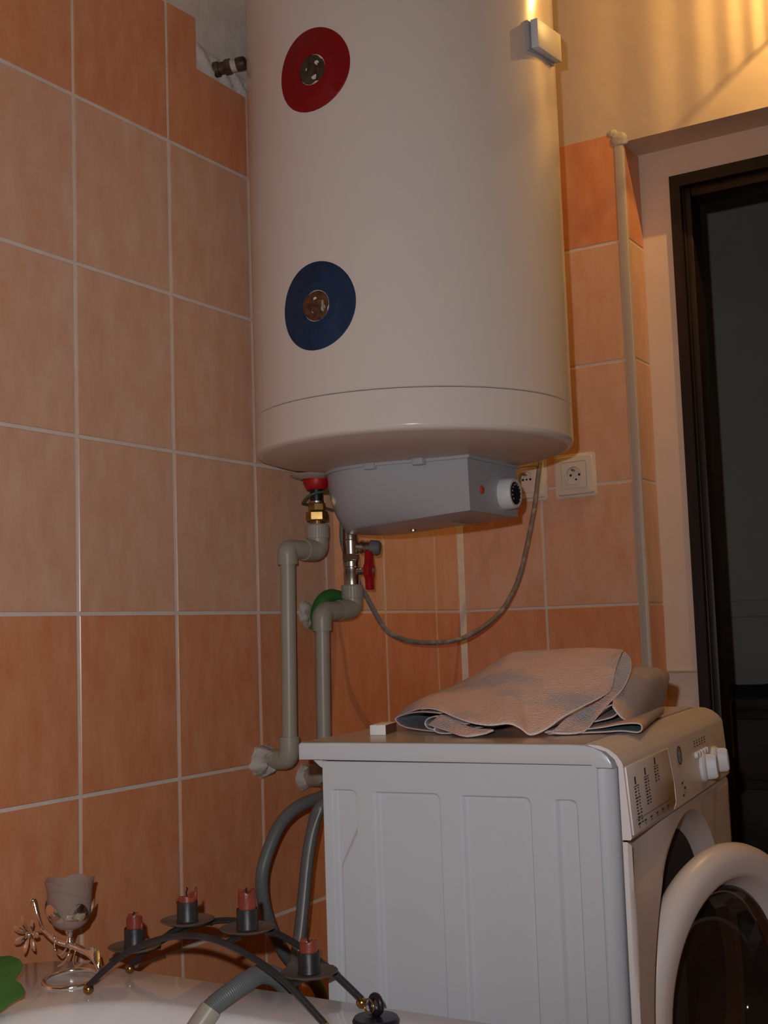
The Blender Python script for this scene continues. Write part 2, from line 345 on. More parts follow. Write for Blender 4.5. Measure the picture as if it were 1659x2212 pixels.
# stickers: curved discs facing -x
def disc(name, zc, rad, key, pkey, label, yc=0.0):
    m = MB(); R = []
    for r in (0.022, 0.0235, 0.034, 0.036, 0.0372, rad-0.002, rad):
        ring = []
        for i in range(64):
            a = 2*math.pi*i/64; yy = yc + r*math.cos(a); ang = yy/HR; off = 0.0012 if r < rad else -0.0004
            if r == 0.022: off = -0.006
            if r in (0.034, 0.036): off = 0.0019
            ring.append((HX-(HR+off)*math.cos(ang), HY+(HR+off)*math.sin(ang), zc+r*math.sin(a)))
        R.append(ring)
    m.rings(R); d = build(name, m, key, wh, smooth=40, label=label)
    p = MB(); p.lathe([(0.0, 0.0015), (0.009, 0.0012), (0.011, 0.0), (0.0185, 0.0012), (0.0225, 0.0004), (0.0232, -0.004)], (HX-HR-0.0002, HY+yc, zc), (-1, 0, 0), 20, wob=lambda a, r, h: 0.0012*math.sin(3*a+zc*9))
    build('port_plug', p, pkey, d, smooth=50)
    sl = MB().box(HX-HR-0.0035, HX-HR+0.001, HY+yc-0.0145, HY+yc-0.0115, zc-0.011, zc+0.006)
    build('plug_slot', sl, 'pipe_beige' if pkey == 'port_rust' else 'port_rust', d, bevel=0.0005)
disc('hot_disc', 0.7985, 0.0645, 'red_disc', 'port_dark', 'red plastic disc around a dark pipe port', 0.006)
disc('cold_disc', 0.4395, 0.0665, 'blue_plastic', 'port_rust', 'dark blue plastic disc around a rusty pipe port', 0.011)
# thermometer badge on the front (-y), a small tilted box
def badge(a0, a1, z0, z1, o0, o1, tilt):
    R = []
    for off in (o0, o1):
        c = []
        for ang, z in ((a0, z0), (a1, z0+tilt), (a1, z1+tilt), (a0, z1)):
            c.append((HX+HR*math.sin(ang), HY-(HR*math.cos(ang)+off), z))
        R.append(c)
    return MB().rings(R, True, True, True)
bd = build('thermometer_badge', badge(-0.20, 0.19, 0.838, 0.886, -0.004, 0.005, 0.012), 'cover_grey', wh, bevel=0.001, label='small white box on the side of the tank')
build('badge_face', badge(-0.175, 0.20, 0.842, 0.888, 0.005, 0.017, 0.012), 'knob_white', bd, bevel=0.0015)
# grey cover underneath
CX, YF = -0.592, -0.378
def outline(k, inset=0.0, zoff=0):
    e = math.sqrt(max(0.0, 1-(0.89*k)**2)); ra = 0.050+0.074*e - inset; yc = lerp(-0.165, -0.198, e); w = 0.0905-inset-0.003*k; pts = []
    xc = CX + lerp(0.026, 0.006, e)
    L0 = (CX-w, YF+inset); 
    for i in range(7):
        t = i/7; pts.append((lerp(CX-w, xc-ra, t*t*(3-2*t)), lerp(YF+inset, yc, t)))
    for i in range(25):
        a = math.pi - math.pi*i/24; pts.append((xc+ra*math.cos(a), yc+ra*math.sin(a)))
    for i in range(6, -1, -1):
        t = i/7; pts.append((lerp(CX+w, xc+ra, t*t*(3-2*t)), lerp(YF+inset, yc, t)))
    for i in range(1, 6): pts.append((lerp(CX+w, CX-w, i/6), YF+inset))
    return pts
R = []
zbot = lambda y: 0.1455-0.013*(y-YF)/0.28
for k in [0, 0.06, 0.15, 0.3, 0.45, 0.6, 0.72, 0.82, 0.9, 0.96, 1.0]:
    R.append([(x, y, lerp(0.2315, zbot(y), k)) for x, y in outline(k)])
for ins, dz in ((0.002, 0.0004), (0.020, 0.0032), (0.040, 0.0060), (0.056, 0.0075)):
    R.append([(x, y, zbot(y)-dz) for x, y in outline(1.0, ins)])
cov = build('heater_cover', MB().rings(R, True, False, True), 'cover_grey', wh, smooth=26, label='grey plastic cover under the tank')
build('cover_flange', MB().rings([[(x, y, z) for x, y in outline(0, i)] for i, z in ((0.0, 0.2325), (-0.005, 0.2325), (-0.006, 0.2300), (-0.005, 0.2275), (0.0, 0.2275))]), 'cover_grey', cov, smooth=50)
for (x, y) in ((-0.708, -0.215), (-0.70, -0.30)):
    build('cover_tab', MB().box(x-0.010, x+0.006, y-0.012, y+0.008, 0.222, 0.2335), 'cover_grey', cov, bevel=0.002)
kn = build('thermostat_knob', MB().lathe([(0.0, -0.002), (0.0255, -0.002), (0.0265, 0.003), (0.025, 0.020), (0.0235, 0.022), (0.0195, 0.022), (0.019, 0.0195), (0.0, 0.0195)], (-0.556, YF, 0.180), (0, -1, 0), 40), 'knob_white', wh, smooth=40)
build('dial', MB().lathe([(0.0, 0.0), (0.0188, 0.0), (0.018, 0.003), (0.0, 0.0035)], (-0.556, YF-0.0195, 0.180), (0, -1, 0), 32), 'black_plastic', kn)
m = MB()
for k in range(11):
    a = math.radians(-130+26*k); c, s_ = math.sin(a), math.cos(a)
    p = Vector((-0.556, YF-0.0232, 0.180)); d = Vector((c, 0, s_)); t = Vector((s_, 0, -c))
    m.add([p+d*0.0135-t*0.0012, p+d*0.0135+t*0.0012, p+d*0.0165+t*0.0012, p+d*0.0165-t*0.0012], [(0, 1, 2, 3)])
build('dial_marks', m, 'print_light', kn, smooth=0)
build('indicator_lamp', MB().lathe([(0.0, 0.0035), (0.005, 0.003), (0.0072, 0.001), (0.0075, -0.001)], (-0.637, YF, 0.181), (0, -1, 0), 20), 'lamp_lens', wh, label='small orange indicator lamp')
build('cover_screw', MB().lathe([(0.0, -0.001), (0.005, -0.0005), (0.005, 0.002), (0.0, 0.002)], (-0.585, -0.22, 0.1290), (0, 0, 1), 12), 'nickel', cov)
m = MB()
for i in range(26):
    if i % 7 == 6: continue
    x = -0.64+0.0042*i
    for ya, yb in ((-0.340, -0.335), (-0.323, -0.319)):
        za, zb = [zbot(q)-0.0082 for q in (ya, yb)]; m.add([(x, ya, za), (x+0.0026, ya, za), (x+0.0026, yb, zb), (x, yb, zb)], [(0, 1, 2, 3)])
build('printed_marks', m, 'rubber_grey', cov, smooth=0)
# hot outlet collar, flared cup, cold outlet, earth wire
PX, PY = -0.638, -0.06
build('outlet_cup', MB().lathe([(0.040, 0.2345), (0.036, 0.2315), (0.024, 0.2275), (0.020, 0.2265)], (PX-0.008, PY, 0), n=32), 'trim_white', wh, label='flared white cup round the hot outlet')
build('hot_collar', MB().lathe([(0.012, 0.2285), (0.0222, 0.2275), (0.0225, 0.2215), (0.0185, 0.2115), (0.0165, 0.2090), (0.010, 0.2090)], (PX, PY, 0), n=32), 'red_plastic', wh, label='bright red collar ring')
build('outlet_nipple', MB().lathe([(0.0112, 0.2285), (0.0112, 0.1892)], (PX, PY, 0), n=20, cap1=True), 'black_plastic', wh)
CXX, CYY = -0.533, -0.06
build('cold_nipple', MB().lathe([(0.0118, 0.2330), (0.0118, 0.1602)], (CXX, CYY, 0), n=20, cap1=True), 'brass', wh)
build('earth_wire', MB().tube([(-0.60, -0.07, 0.214), (-0.625, -0.085, 0.206), (-0.655, -0.080, 0.202), (-0.668, -0.065, 0.196), (-0.667, -0.052, 0.186), (-0.645, -0.040, 0.186), (-0.60, -0.045, 0.183), (-0.572, -0.060, 0.176)], 0.0021, 8), 'earth_wire', wh, label='thin green and yellow earth wire')

# ------------------------------------------------------------------ pipes
def hexnut(org, r, h0, h1, axis=(0, 0, 1), rot=0.0):
    m = MB(); a = Vector(axis).normalized(); q = Vector((0, 0, 1)).rotation_difference(a); o = Vector(org)
    def ring(rr, h): return [o+q@Vector((rr*math.cos(math.pi/3*i+rot), rr*math.sin(math.pi/3*i+rot), h)) for i in range(6)]
    b = (h1-h0)*0.14
    return m.rings([ring(r*0.92, h0), ring(r, h0+b), ring(r, h1-b), ring(r*0.92, h1)], True, True, True)
hp = thing('hot_water_pipe', (-0.70, -0.05, -0.24), 'grey-beige plastic pipe under the red collar, running down left of the other pipe', 'pipe')
build('washer_ring', MB().lathe([(0.008, 0.1890), (0.0135, 0.1890), (0.0135, 0.1860), (0.008, 0.1860)], (PX, PY, 0), n=24), 'nickel', hp)
build('union_nut', hexnut((PX, PY, 0), 0.0152, 0.1715, 0.1862, rot=0.35), 'brass', hp, smooth=20)
build('union_nut', hexnut((PX, PY, 0), 0.0192, 0.1545, 0.1715, rot=0.05), 'brass', hp, smooth=20)
build('union_tail', MB().lathe([(0.012, 0.156), (0.0125, 0.148)], (PX, PY, 0), n=20), 'brass', hp)
m = MB(); R = []
for r, z in ((0.0120, 0.1495), (0.0180, 0.1490), (0.0196, 0.1465), (0.0196, 0.1255), (0.0190, 0.1245)):
    R.append([(PX+(r+(0.0004 if i % 2 else 0))*math.cos(2*math.pi*i/64), PY+(r+(0.0004 if i % 2 else 0))*math.sin(2*math.pi*i/64), z) for i in range(64)])
m.rings(R); build('threaded_socket', m, 'pipe_beige', hp, smooth=25, label='ribbed plastic socket')
X2, Y2 = -0.714, -0.05
build('elbow', MB().tube([(PX, PY, 0.1250), (PX, PY, 0.114), (PX-0.003, PY, 0.1075), (PX-0.010, PY, 0.1045), (PX-0.020, PY+0.002, 0.1040), (PX-0.036, PY+0.004, 0.1040)], 0.0182, 24, 8), 'pipe_beige', hp, smooth=50)
build('elbow', MB().tube([(PX-0.034, PY+0.004, 0.1040), (PX-0.055, PY+0.007, 0.1040), (X2+0.006, Y2, 0.1035), (X2, Y2, 0.0985), (X2, Y2, 0.090), (X2, Y2, 0.078)], [0.0160, 0.0160, 0.0162, 0.0165, 0.0170, 0.0170], 24, 8), 'pipe_beige', hp, smooth=50)
vp = build('pipe_run', MB().tube([(X2, Y2, 0.079), (X2-0.008, Y2, -0.222)], 0.0128, 24), 'pipe_beige', hp, smooth=50)
m = MB()
for k, z in enumerate([-0.035-0.0042*i for i in range(26)]):
    if k in (6, 7, 14): continue
    zz = z; x = X2-0.0027-0.008*0; a0 = -1.15
    for da in (0.0, 0.10):
        if (k*7+int(da*100)) % 5 == 0: continue
        a = a0+da; cxp = X2-0.008*(0.079-zz)/0.301
        p0 = [(cxp+0.0130*math.cos(a+e), Y2+0.0130*math.sin(a+e), zz+h) for e, h in ((0, 0), (0.07, 0), (0.07, 0.0026), (0, 0.0026))]
        m.add(p0, [(0, 1, 2, 3)])
build('printed_marks', m, 'print_dark', vp, smooth=0, label='tiny dark print along the pipe')
X3 = X2-0.009
build('elbow', MB().tube([(X3, Y2, -0.205), (X3, Y2, -0.226), (X3, Y2+0.003, -0.236), (X3+0.001, Y2+0.012, -0.242), (X3+0.004, 0.001, -0.243)], 0.0172, 24, 8), 'pipe_beige', hp, smooth=50)
def blob(cx, cz, r, seed, d=0.012):
    rnd = random.Random(seed); m = MB(); R = []
    ph = [rnd.uniform(0, 6.28) for _ in range(4)]
    for j, (q, h) in enumerate(((1.25, 0.0015), (1.1, -0.35*d), (0.95, -0.8*d), (0.7, -d), (0.3, -0.8*d))):
        ring = []
        for i in range(36):
            a = 2*math.pi*i/36; rr = r*q*(1+0.10*math.sin(2*a+ph[0])+0.06*math.sin(5*a+ph[1])+0.04*math.sin(11*a+ph[2])+rnd.uniform(-.05, .05))
            ring.append((cx+rr*math.cos(a), h*(1+0.25*math.sin(4*a+ph[3]+j)), cz+rr*math.sin(a)))
        R.append(ring)
    return m.rings(R, True, False, True)
build('plaster_patch', blob(X3-0.008, -0.245, 0.024, 3, 0.020), 'plaster_rough', hp, smooth=70, label='crumbly white plaster round the pipe end')

cpp = thing('cold_water_pipe', (-0.60, -0.05, -0.28), 'grey-beige plastic pipe with a metal valve and red lever under the grey cover', 'pipe')
X4, Y4 = -0.617, -0.05
build('valve_body', MB().lathe([(0.0, 0.1600), (0.0105, 0.1600), (0.0115, 0.152), (0.0135, 0.146), (0.0140, 0.128), (0.0128, 0.1265), (0.0145, 0.1255), (0.0145, 0.100), (0.0130, 0.098)], (CXX, CYY, 0), n=28), 'nickel', cpp, smooth=35)
build('hex_collar', hexnut((CXX, CYY, 0), 0.0170, 0.0895, 0.1015, rot=0.5), 'nickel', cpp, smooth=20)
build('valve_barrel', MB().lathe([(0.0135, 0.0900), (0.0150, 0.0880), (0.0150, 0.0790), (0.0138, 0.0775), (0.0138, 0.0700), (0.0148, 0.0680), (0.0145, 0.0470), (0.0130, 0.0460)], (CXX, CYY, 0), n=28, cap1=True), 'nickel', cpp, smooth=35)
sd = Vector((0.35, -0.93, -0.12)).normalized()
o = Vector((CXX, CYY, 0.116))
ro = build('relief_outlet', MB().lathe([(0.0095, 0.0), (0.0095, 0.018), (0.0125, 0.0185), (0.0125, 0.023), (0.0105, 0.024), (0.0120, 0.030), (0.0122, 0.036)], o, sd, 24), 'nickel', cpp, smooth=35)
build('outlet_cap', MB().lathe([(0.0, 0.054), (0.011, 0.054), (0.0138, 0.050), (0.0138, 0.036), (0.011, 0.034)], o, sd, 24), 'rubber_grey', ro, smooth=35)
hz = 0.070; hy = CYY-0.036
ls = build('valve_stem', MB().lathe([(0.0065, 0.010), (0.0065, 0.040)], (CXX, CYY, hz), (0, -1, 0), 16), 'nickel', cpp)
poly = [(-0.007, -0.034), (0.009, -0.034), (0.0095, -0.014), (0.0135, -0.008), (0.0135, 0.008), (0.0095, 0.014), (0.0085, 0.035), (-0.006, 0.035), (-0.0085, 0.014), (-0.0135, 0.008), (-0.0135, -0.008), (-0.0085, -0.014)]
lv = build('valve_lever', MB().prism(poly, lambda a, b, d: (CXX+0.002+a*0.9, hy+d, hz+b), -0.006, 0.006), 'red_plastic', cpp, bevel=0.0022, smooth=40, label='red plastic valve lever')
build('lever_nut', hexnut((CXX+0.002, hy-0.004, hz), 0.0055, 0.0, 0.0045, (0, -1, 0)), 'nickel', lv, smooth=20)
m = MB(); R = []
for r, z in ((0.0125, 0.0470), (0.0180, 0.0465), (0.0193, 0.0440), (0.0193, 0.0235), (0.0186, 0.0225)):
    R.append([(CXX+(r+(0.0004 if i % 2 else 0))*math.cos(2*math.pi*i/64), CYY+(r+(0.0004 if i % 2 else 0))*math.sin(2*math.pi*i/64), z) for i in range(64)])
m.rings(R); build('threaded_socket', m, 'pipe_beige', cpp, smooth=25)
build('elbow', MB().tube([(CXX, CYY, 0.023), (CXX, CYY, 0.013), (CXX-0.004, CYY, 0.006), (CXX-0.011, CYY, 0.003), (CXX-0.024, CYY+0.002, 0.002), (CXX-0.038, CYY+0.005, 0.001)], 0.0182, 24, 8), 'pipe_beige', cpp, smooth=50)
build('elbow', MB().tube([(CXX-0.036, CYY+0.004, 0.001), (CXX-0.058, CYY+0.007, 0.0), (X4+0.012, Y4, -0.001), (X4+0.002, Y4, -0.008), (X4, Y4, -0.018), (X4, Y4, -0.034)], [0.0168, 0.0168, 0.0172, 0.0174, 0.0174, 0.0168], 24, 8), 'pipe_beige', cpp, smooth=50)
build('pipe_run', MB().tube([(X4, Y4, -0.032), (X4-0.006, Y4, -0.262)], 0.0128, 24), 'pipe_beige', cpp, smooth=50)
build('insulation_sleeve', MB().tube([(-0.577, 0.000, -0.024), (-0.579, -0.014, -0.006), (-0.578, -0.024, 0.016), (-0.560, -0.030, 0.0265), (-0.538, -0.034, 0.024)], 0.0135, 14, 6), 'green_plastic', cpp, smooth=50, label='bit of green sleeve behind the elbow')
build('plaster_patch', blob(-0.590, -0.004, 0.020, 11, 0.010), 'plaster_rough', cpp, smooth=70)
build('elbow', MB().tube([(X4-0.006, Y4, -0.250), (X4-0.006, Y4, -0.268), (X4-0.005, Y4+0.006, -0.279), (X4, Y4+0.020, -0.283), (X4+0.006, 0.001, -0.283)], 0.0168, 24, 8), 'pipe_beige', cpp, smooth=50)
build('plaster_patch', blob(X4+0.006, -0.284, 0.020, 21, 0.016), 'plaster_rough', cpp, smooth=70)
tp = build('hose_tap', MB().lathe([(0.0105, 0.0), (0.0105, 0.018), (0.0135, 0.019), (0.0135, 0.034), (0.011, 0.036)], (X4-0.012, Y4-0.010, -0.302), (-0.75, -0.62, 0.05), 20, True, True), 'brass', cpp, smooth=35, label='brass hose connector')
build('tap_elbow', MB().tube([(X4-0.006, Y4, -0.270), (X4-0.006, Y4-0.002, -0.292), (X4-0.016, Y4-0.012, -0.302)], 0.0108, 16), 'brass', cpp, smooth=50)

ps = thing('capped_pipe', (-0.803, 0, 0.915), 'short capped brass pipe stub poking out of the white plaster high on the wall', 'pipe')
a0 = Vector((-0.812, 0.004, 0.916)); dd = Vector((0.35, -1, 0.12)).normalized()
build('stub', MB().lathe([(0.013, 0.0), (0.013, 0.008), (0.0105, 0.009), (0.0105, 0.020)], a0, dd, 16, False, True), 'old_metal', ps, smooth=35)
build('hex_nut', hexnut(a0+dd*0.018, 0.0135, 0.0, 0.012, dd), 'old_metal', ps, smooth=20)
build('tape_wrap', MB().lathe([(0.0098, 0.028), (0.0108, 0.030), (0.0108, 0.040), (0.0095, 0.041)], a0, dd, 16), 'plaster_rough', ps, smooth=35)
build('pipe_cap', MB().lathe([(0.0102, 0.038), (0.0112, 0.040), (0.0112, 0.052), (0.0095, 0.055), (0.0, 0.055)], a0, dd, 16), 'old_metal', ps, smooth=35)

# power cable of the heater, sagging in front of the tiles
cab_ = MB().tube([(-0.515, -0.052, 0.232), (-0.5235, -0.042, 0.1854), (-0.5196, -0.033, 0.1433), (-0.508, -0.030, 0.110), (-0.490, -0.036, 0.072), (-0.470, -0.046, 0.034), (-0.452, -0.057, -0.004), (-0.438, -0.068, -0.033),
    (-0.410, -0.0792, -0.0503), (-0.369, -0.0949, -0.0603), (-0.3156, -0.1152, -0.0629), (-0.2602, -0.1362, -0.0559), (-0.2021, -0.1583, -0.0323), (-0.1534, -0.1769, 0.0034), (-0.1142, -0.1918, 0.0589),
    (-0.0854, -0.2027, 0.1347), (-0.0621, -0.2116, 0.2118), (-0.0449, -0.2182, 0.29), (-0.020, -0.224, 0.345), (0.001, -0.226, 0.36)], 0.0047, 12, 6)
tag(build('power_cable', cab_, 'cable_grey', base=(-0.3, -0.12, -0.06), smooth=60), 'grey power cable hanging in a loop below the water heater', 'cable')

# ------------------------------------------------------------------ sockets on the back wall (facing -x)
def socket(yc, zc, tilt, label, pattern):
    t = thing('wall_socket', (0, yc, zc), label, 'socket', 'cream sockets on the back wall')
    c, s_ = math.cos(tilt), math.sin(tilt)
    T = lambda a, b, d: (-d, yc-(a*c-b*s_), zc+(a*s_+b*c))
    def rr(h, r, n=5):
        pts = []
        for k, (sx, sy) in enumerate(((1, 1), (-1, 1), (-1, -1), (1, -1))):
            for i in range(n):
                a = math.pi/2*(k+i/(n-1)); pts.append((sx*(h-r)+r*math.cos(a), sy*(h-r)+r*math.sin(a)))
        return pts
    m = MB().rings([[T(a, b, d) for a, b in rr(h, r)] for h, r, d in ((0.0400, 0.004, -0.001), (0.0402, 0.004, 0.004), (0.0388, 0.004, 0.0085), (0.0285, 0.003, 0.0095), (0.0280, 0.003, 0.0070))])
    fr = build('frame', m, 'socket_cream', t, smooth=35)
    m = MB().rings([[T(a, b, d) for a, b in rr(h, 0.003)] for h, d in ((0.0284, 0.0068), (0.0272, 0.0068), (0.0270, 0.0092), (0.0205, 0.0096))], True, False, False)
    R0 = [T(a, b, 0.0096) for a, b in rr(0.0205, 0.003)]
    n = len(R0); circ = [T(0.0188*math.cos(2*math.pi*i/n+math.pi/4*0), 0.0188*math.sin(2*math.pi*i/n), 0.0096) for i in range(n)]
    m.rings([R0, circ]); build('cover_plate', m, 'socket_cream', t, smooth=35)
    m = MB(); R = []
    for r, d in ((0.0190, 0.0105), (0.0182, 0.0108), (0.0172, 0.0090), (0.0165, 0.0030), (0.0, 0.0026)):
        R.append([T(r*math.cos(2*math.pi*i/40), r*math.sin(2*math.pi*i/40), d) for i in range(40)])
    m.rings(R); build('socket_cup', m, 'socket_cream', t, smooth=40)
    for a, b, r in pattern:
        build('pin_hole', MB().rings([[T(a+rr_*math.cos(2*math.pi*i/14), b+rr_*math.sin(2*math.pi*i/14), d) for i in range(14)] for rr_, d in ((r, 0.0028), (r*0.95, 0.0034))], True, False, True), 'socket_hole', t, smooth=0)
    build('earth_pin', MB().tube([T(-0.001, 0.0105, 0.002), T(-0.001, 0.0105, 0.014)], 0.0024, 10), 'brass', t)
    m = MB().rings([[T(a, b, d) for a, b in rr(h, r)] for h, r, d in ((0.046, 0.006, -0.0002), (0.0455, 0.006, 0.0008), (0.039, 0.005, 0.0012))])
    build('filler_rim', m, 'grout', t, smooth=40)
socket(-0.2790, 0.2715, 0.015, 'cream wall socket right of the water heater, fully in view', ((-0.0095, 0.001, 0.0027), (0.0095, 0.001, 0.0027), (0.002, -0.0085, 0.0022)))
socket(-0.1690, 0.2720, 0.0, 'cream wall socket half hidden between the grey cover and the hanging cable', ((-0.0085, 0.001, 0.0027), (0.0085, 0.001, 0.0027), (0.0, 0.001, 0.0022)))

# ------------------------------------------------------------------ washing machine (local s across, t towards its front)
WTH = math.radians(6.08); WA = (-1.1844, -0.3959); WW = 0.585; WZ = -0.166
EX = (math.cos(WTH), math.sin(WTH)); EY = (math.sin(WTH), -math.cos(WTH))
def WP(s, t, z): return (WA[0]+s*EX[0]+t*EY[0], WA[1]+s*EX[1]+t*EY[1], z)
wm = thing('washing_machine', WP(0.29, 0.2, FL), 'white front-loading washing machine with its round door ajar and a towel on top', 'washing machine')
def groove(t, z):                       # pressed-in panels of the side sheet
    d = 0.0
    def panel(tl, trr, zt):
        a = sm(tl-0.001, tl+0.006, t)*(1-sm(trr-0.0022, trr, t)); 
        rc = 0.008; dx, dz = t-(trr-rc), z-(zt-rc)
        if dx > 0 and dz > 0: a *= 1-sm(rc-0.0022, rc, math.hypot(dx, dz))
        return a*(1-sm(zt-0.0022, zt, z))*sm(-0.965, -0.955, z)
    d = max(panel(0.0965, 0.1780, -0.2215), panel(0.2035, 0.2845, -0.2230), panel(0.3115, 0.3365, -0.2245))
    tr0 = 0.0735 if z > -0.266 else (lerp(0.0735, 0.0525, (-0.266-z)/0.040) if z > -0.306 else 0.0525)
    return max(d, panel(0.0418, tr0, -0.2198))
def axis_samples(a, b, step, extra):
    v = [a+(b-a)*i/int((b-a)/step) for i in range(int((b-a)/step)+1)]+[e for e in extra if a < e < b]
    v = sorted(v); out = [v[0]]
    for q in v[1:]:
        if q-out[-1] > 0.0004: out.append(q)
    out[-1] = b
    return out
ex = []
for e in (0.0418, 0.0965, 0.2035, 0.3115): ex += [e-0.001+0.0012*i for i in range(7)]
for e in (0.178, 0.2845, 0.3365): ex += [e-0.0026+0.00065*i for i in range(6)]+[e-0.01+0.002*i for i in range(5)]
ex += [0.049+0.0009*i for i in range(30)]
ts = axis_samples(0.030, 0.3595, 0.012, ex)
ez = [-0.2265+0.0006*i for i in range(14)]+[-0.24+0.0015*i for i in range(10)]+[-0.31+0.004*i for i in range(14)]
zs = axis_samples(-1.0, -0.1885, 0.02, ez)
m = MB(); R = [[WP(0.003+0.0050*groove(t, z), t, z) for t in ts] for z in zs]
m.rings(R, closed=False)
body = build('side_panel', m, 'washer_white', wm, smooth=60, label='white pressed-steel side with long vertical recesses')
m = MB().box(0.0085, WW-0.003, 0.030, 0.36, -1.0, -0.1885, WP); build('cabinet', m, 'washer_white', wm, smooth=0)
m = MB(); pr = [(0.0029, 0.3612)]+[(0.003+0.0165*(1-math.cos(a)), 0.3612+0.0165*math.sin(a)) for a in [math.pi/2*i/8 for i in range(9)]]+[(0.05, 0.3777), (0.05, 0.3612)]
m.prism(pr, lambda a, b, d: WP(a, b, d), -1.0, -0.1915); build('front_corner', m, 'washer_white', wm, smooth=50)
m = MB(); m.prism([(WW-a, b) for a, b in pr], lambda a, b, d: WP(a, b, d), -1.0, -0.1915); build('front_corner', m, 'washer_white', wm, smooth=50)
build('shadow_gap', MB().box(0.010, WW-0.010, 0.350, 0.368, -1.0, -0.188, WP), 'gap_dark', wm, smooth=0)
for s_, t_ in ((0.05, 0.06), (WW-0.05, 0.06), (0.05, 0.33), (WW-0.05, 0.33)):
    p = WP(s_, t_, FL); build('foot', MB().lathe([(0.0, 0.0), (0.02, 0.0), (0.02, 0.008), (0.012, 0.012), (0.012, 0.018)], p, n=16), 'black_plastic', wm)
# lid
lp = [(0.0, -0.1868), (0.0, -0.1685), (0.0020, -0.1665), (0.06, WZ), (0.20, WZ), (0.335, WZ), (0.348, -0.1668), (0.358, -0.1688), (0.367, -0.1732), (0.3735, -0.179), (0.377, -0.186), (0.3778, -0.1912), (0.36, -0.1912), (0.355, -0.1882), (0.024, -0.1865)]
def lidring(s_, k): 
    c = (0.19, -0.1775); return [WP(s_, c[0]+(t-c[0])*(1-k*0.012), c[1]+(z-c[1])*(1-k*0.22)) for t, z in lp]
m = MB().rings([lidring(-0.0005, 1), lidring(0.0, 0.35), lidring(0.0025, 0.0), lidring(WW-0.0025, 0.0), lidring(WW, 0.35), lidring(WW+0.0005, 1)], True, True, True)
build('lid', m, 'washer_lid', wm, smooth=40, label='white lid with a rounded front edge')
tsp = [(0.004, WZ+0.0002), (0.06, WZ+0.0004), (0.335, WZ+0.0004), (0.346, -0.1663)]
build('lid_top', MB().rings([[WP(s_, t, z) for t, z in tsp] for s_ in (0.004, 0.1, 0.3, WW-0.004)], closed=False), 'washer_top_lamp_tint', wm, smooth=40, label='top of the white lid, warm lamp light painted into its tan colour')  # thin sheet added over the lid to carry the painted lamp light
build('rear_hinge', MB().prism([(0.018, -0.1872), (0.030, -0.1872), (0.030, -0.196), (0.026, -0.194)], lambda a, b, d: WP(d, a, b), 0.004, 0.05), 'washer_white', wm)
# control panel module
cpf = [(0.352, -0.1662), (0.364, -0.1672), (0.3745, -0.1712), (0.3825, -0.1775), (0.3872, -0.1838), (0.3885, -0.1870), (0.3940, -0.2625), (0.3925, -0.2645), (0.384, -0.2645), (0.3835, -0.190), (0.3800, -0.1815), (0.3710, -0.1735), (0.352, -0.1672)]
m = MB().rings([[WP(s_, t, z) for t, z in cpf] for s_ in (0.0005, 0.003, WW-0.003, WW-0.0005)], True, True, True)
cpn = build('control_panel', m, 'washer_front', wm, smooth=35)
def PF(s_, v, d=0.0006):                # point on the sloping panel face: v from 0 (top) to 1 (bottom)
    return WP(s_, lerp(0.3886, 0.3938, v)+d, lerp(-0.1885, -0.2615, v))
dr = build('detergent_drawer', MB().rings([[PF(a, b, d) for a, b in ((0.006, 0.02), (0.205, 0.02), (0.217, 0.55), (0.214, 0.9), (0.20, 0.985), (0.006, 0.985))] for d in (-0.002, 0.0012, 0.0018)][:3], True, True, True), 'washer_front', cpn, bevel=0.0006, smooth=30, label='flat front of the detergent drawer')
def marks(name, rects, key, par, d=0.0022, label=None):
    m = MB()
    for a0, a1, v0, v1 in rects: m.add([PF(a0, v0, d), PF(a1, v0, d), PF(a1, v1, d), PF(a0, v1, d)], [(0, 1, 2, 3)])
    return build(name, m, key, par, smooth=0, label=label)
rc = []; rnd = random.Random(4)
for s0, v0, n in ((0.028, 0.36, 12), (0.075, 0.30, 9), (0.125, 0.22, 5)):
    rc.append((s0-0.002, s0+0.022, v0-0.030, v0-0.018))
    rc.append((s0+0.004, s0+0.010, v0-0.16, v0-0.05))
    for k in range(n):
        ww = rnd.uniform(0.006, 0.012); rc.append((s0, s0+ww, v0+0.045*k, v0+0.045*k+0.022)); rc.append((s0+0.014, s0+0.014+rnd.uniform(0.004, 0.008), v0+0.045*k, v0+0.045*k+0.022))
rc.append((0.020, 0.190, 0.795, 0.803))
for k in range(6): rc.append((0.026+0.028*k, 0.036+0.028*k, 0.86, 0.885)); rc.append((0.030+0.028*k, 0.033+0.028*k, 0.90, 0.925))
marks('printed_marks', rc, 'print_dark', dr, label='rows of tiny dark printed programme notes')
m = MB(); m.tube([PF(0.206, 0.02, 0.001), PF(0.214, 0.35, 0.001), PF(0.2185, 0.6, 0.001), PF(0.216, 0.9, 0.001), PF(0.203, 0.985, 0.001)], 0.0010, 6); build('divider_line', m, 'print_light', cpn, smooth=40)
m = MB(); m.tube([PF(0.268+0.0095*math.cos(2*math.pi*k/20), 0.22+0.145*math.sin(2*math.pi*k/20), 0.001) for k in range(21)], 0.0009, 6, 2)
lg = build('round_logo', m, 'print_dark', cpn, smooth=40, label='small oval maker mark')
marks('logo_letter', [(0.2665, 0.2695, 0.19, 0.30), (0.2665, 0.2695, 0.13, 0.165)], 'print_dark', lg, 0.0012)
fc = bpy.data.curves.new('logo_text', 'FONT'); fc.body = 'indesit'; fc.size = 0.013; fc.align_x = 'CENTER'
fc.materials.append(MATS['print_light']); ft0 = bpy.data.objects.new('logo_text_source', fc); COL.objects.link(ft0)
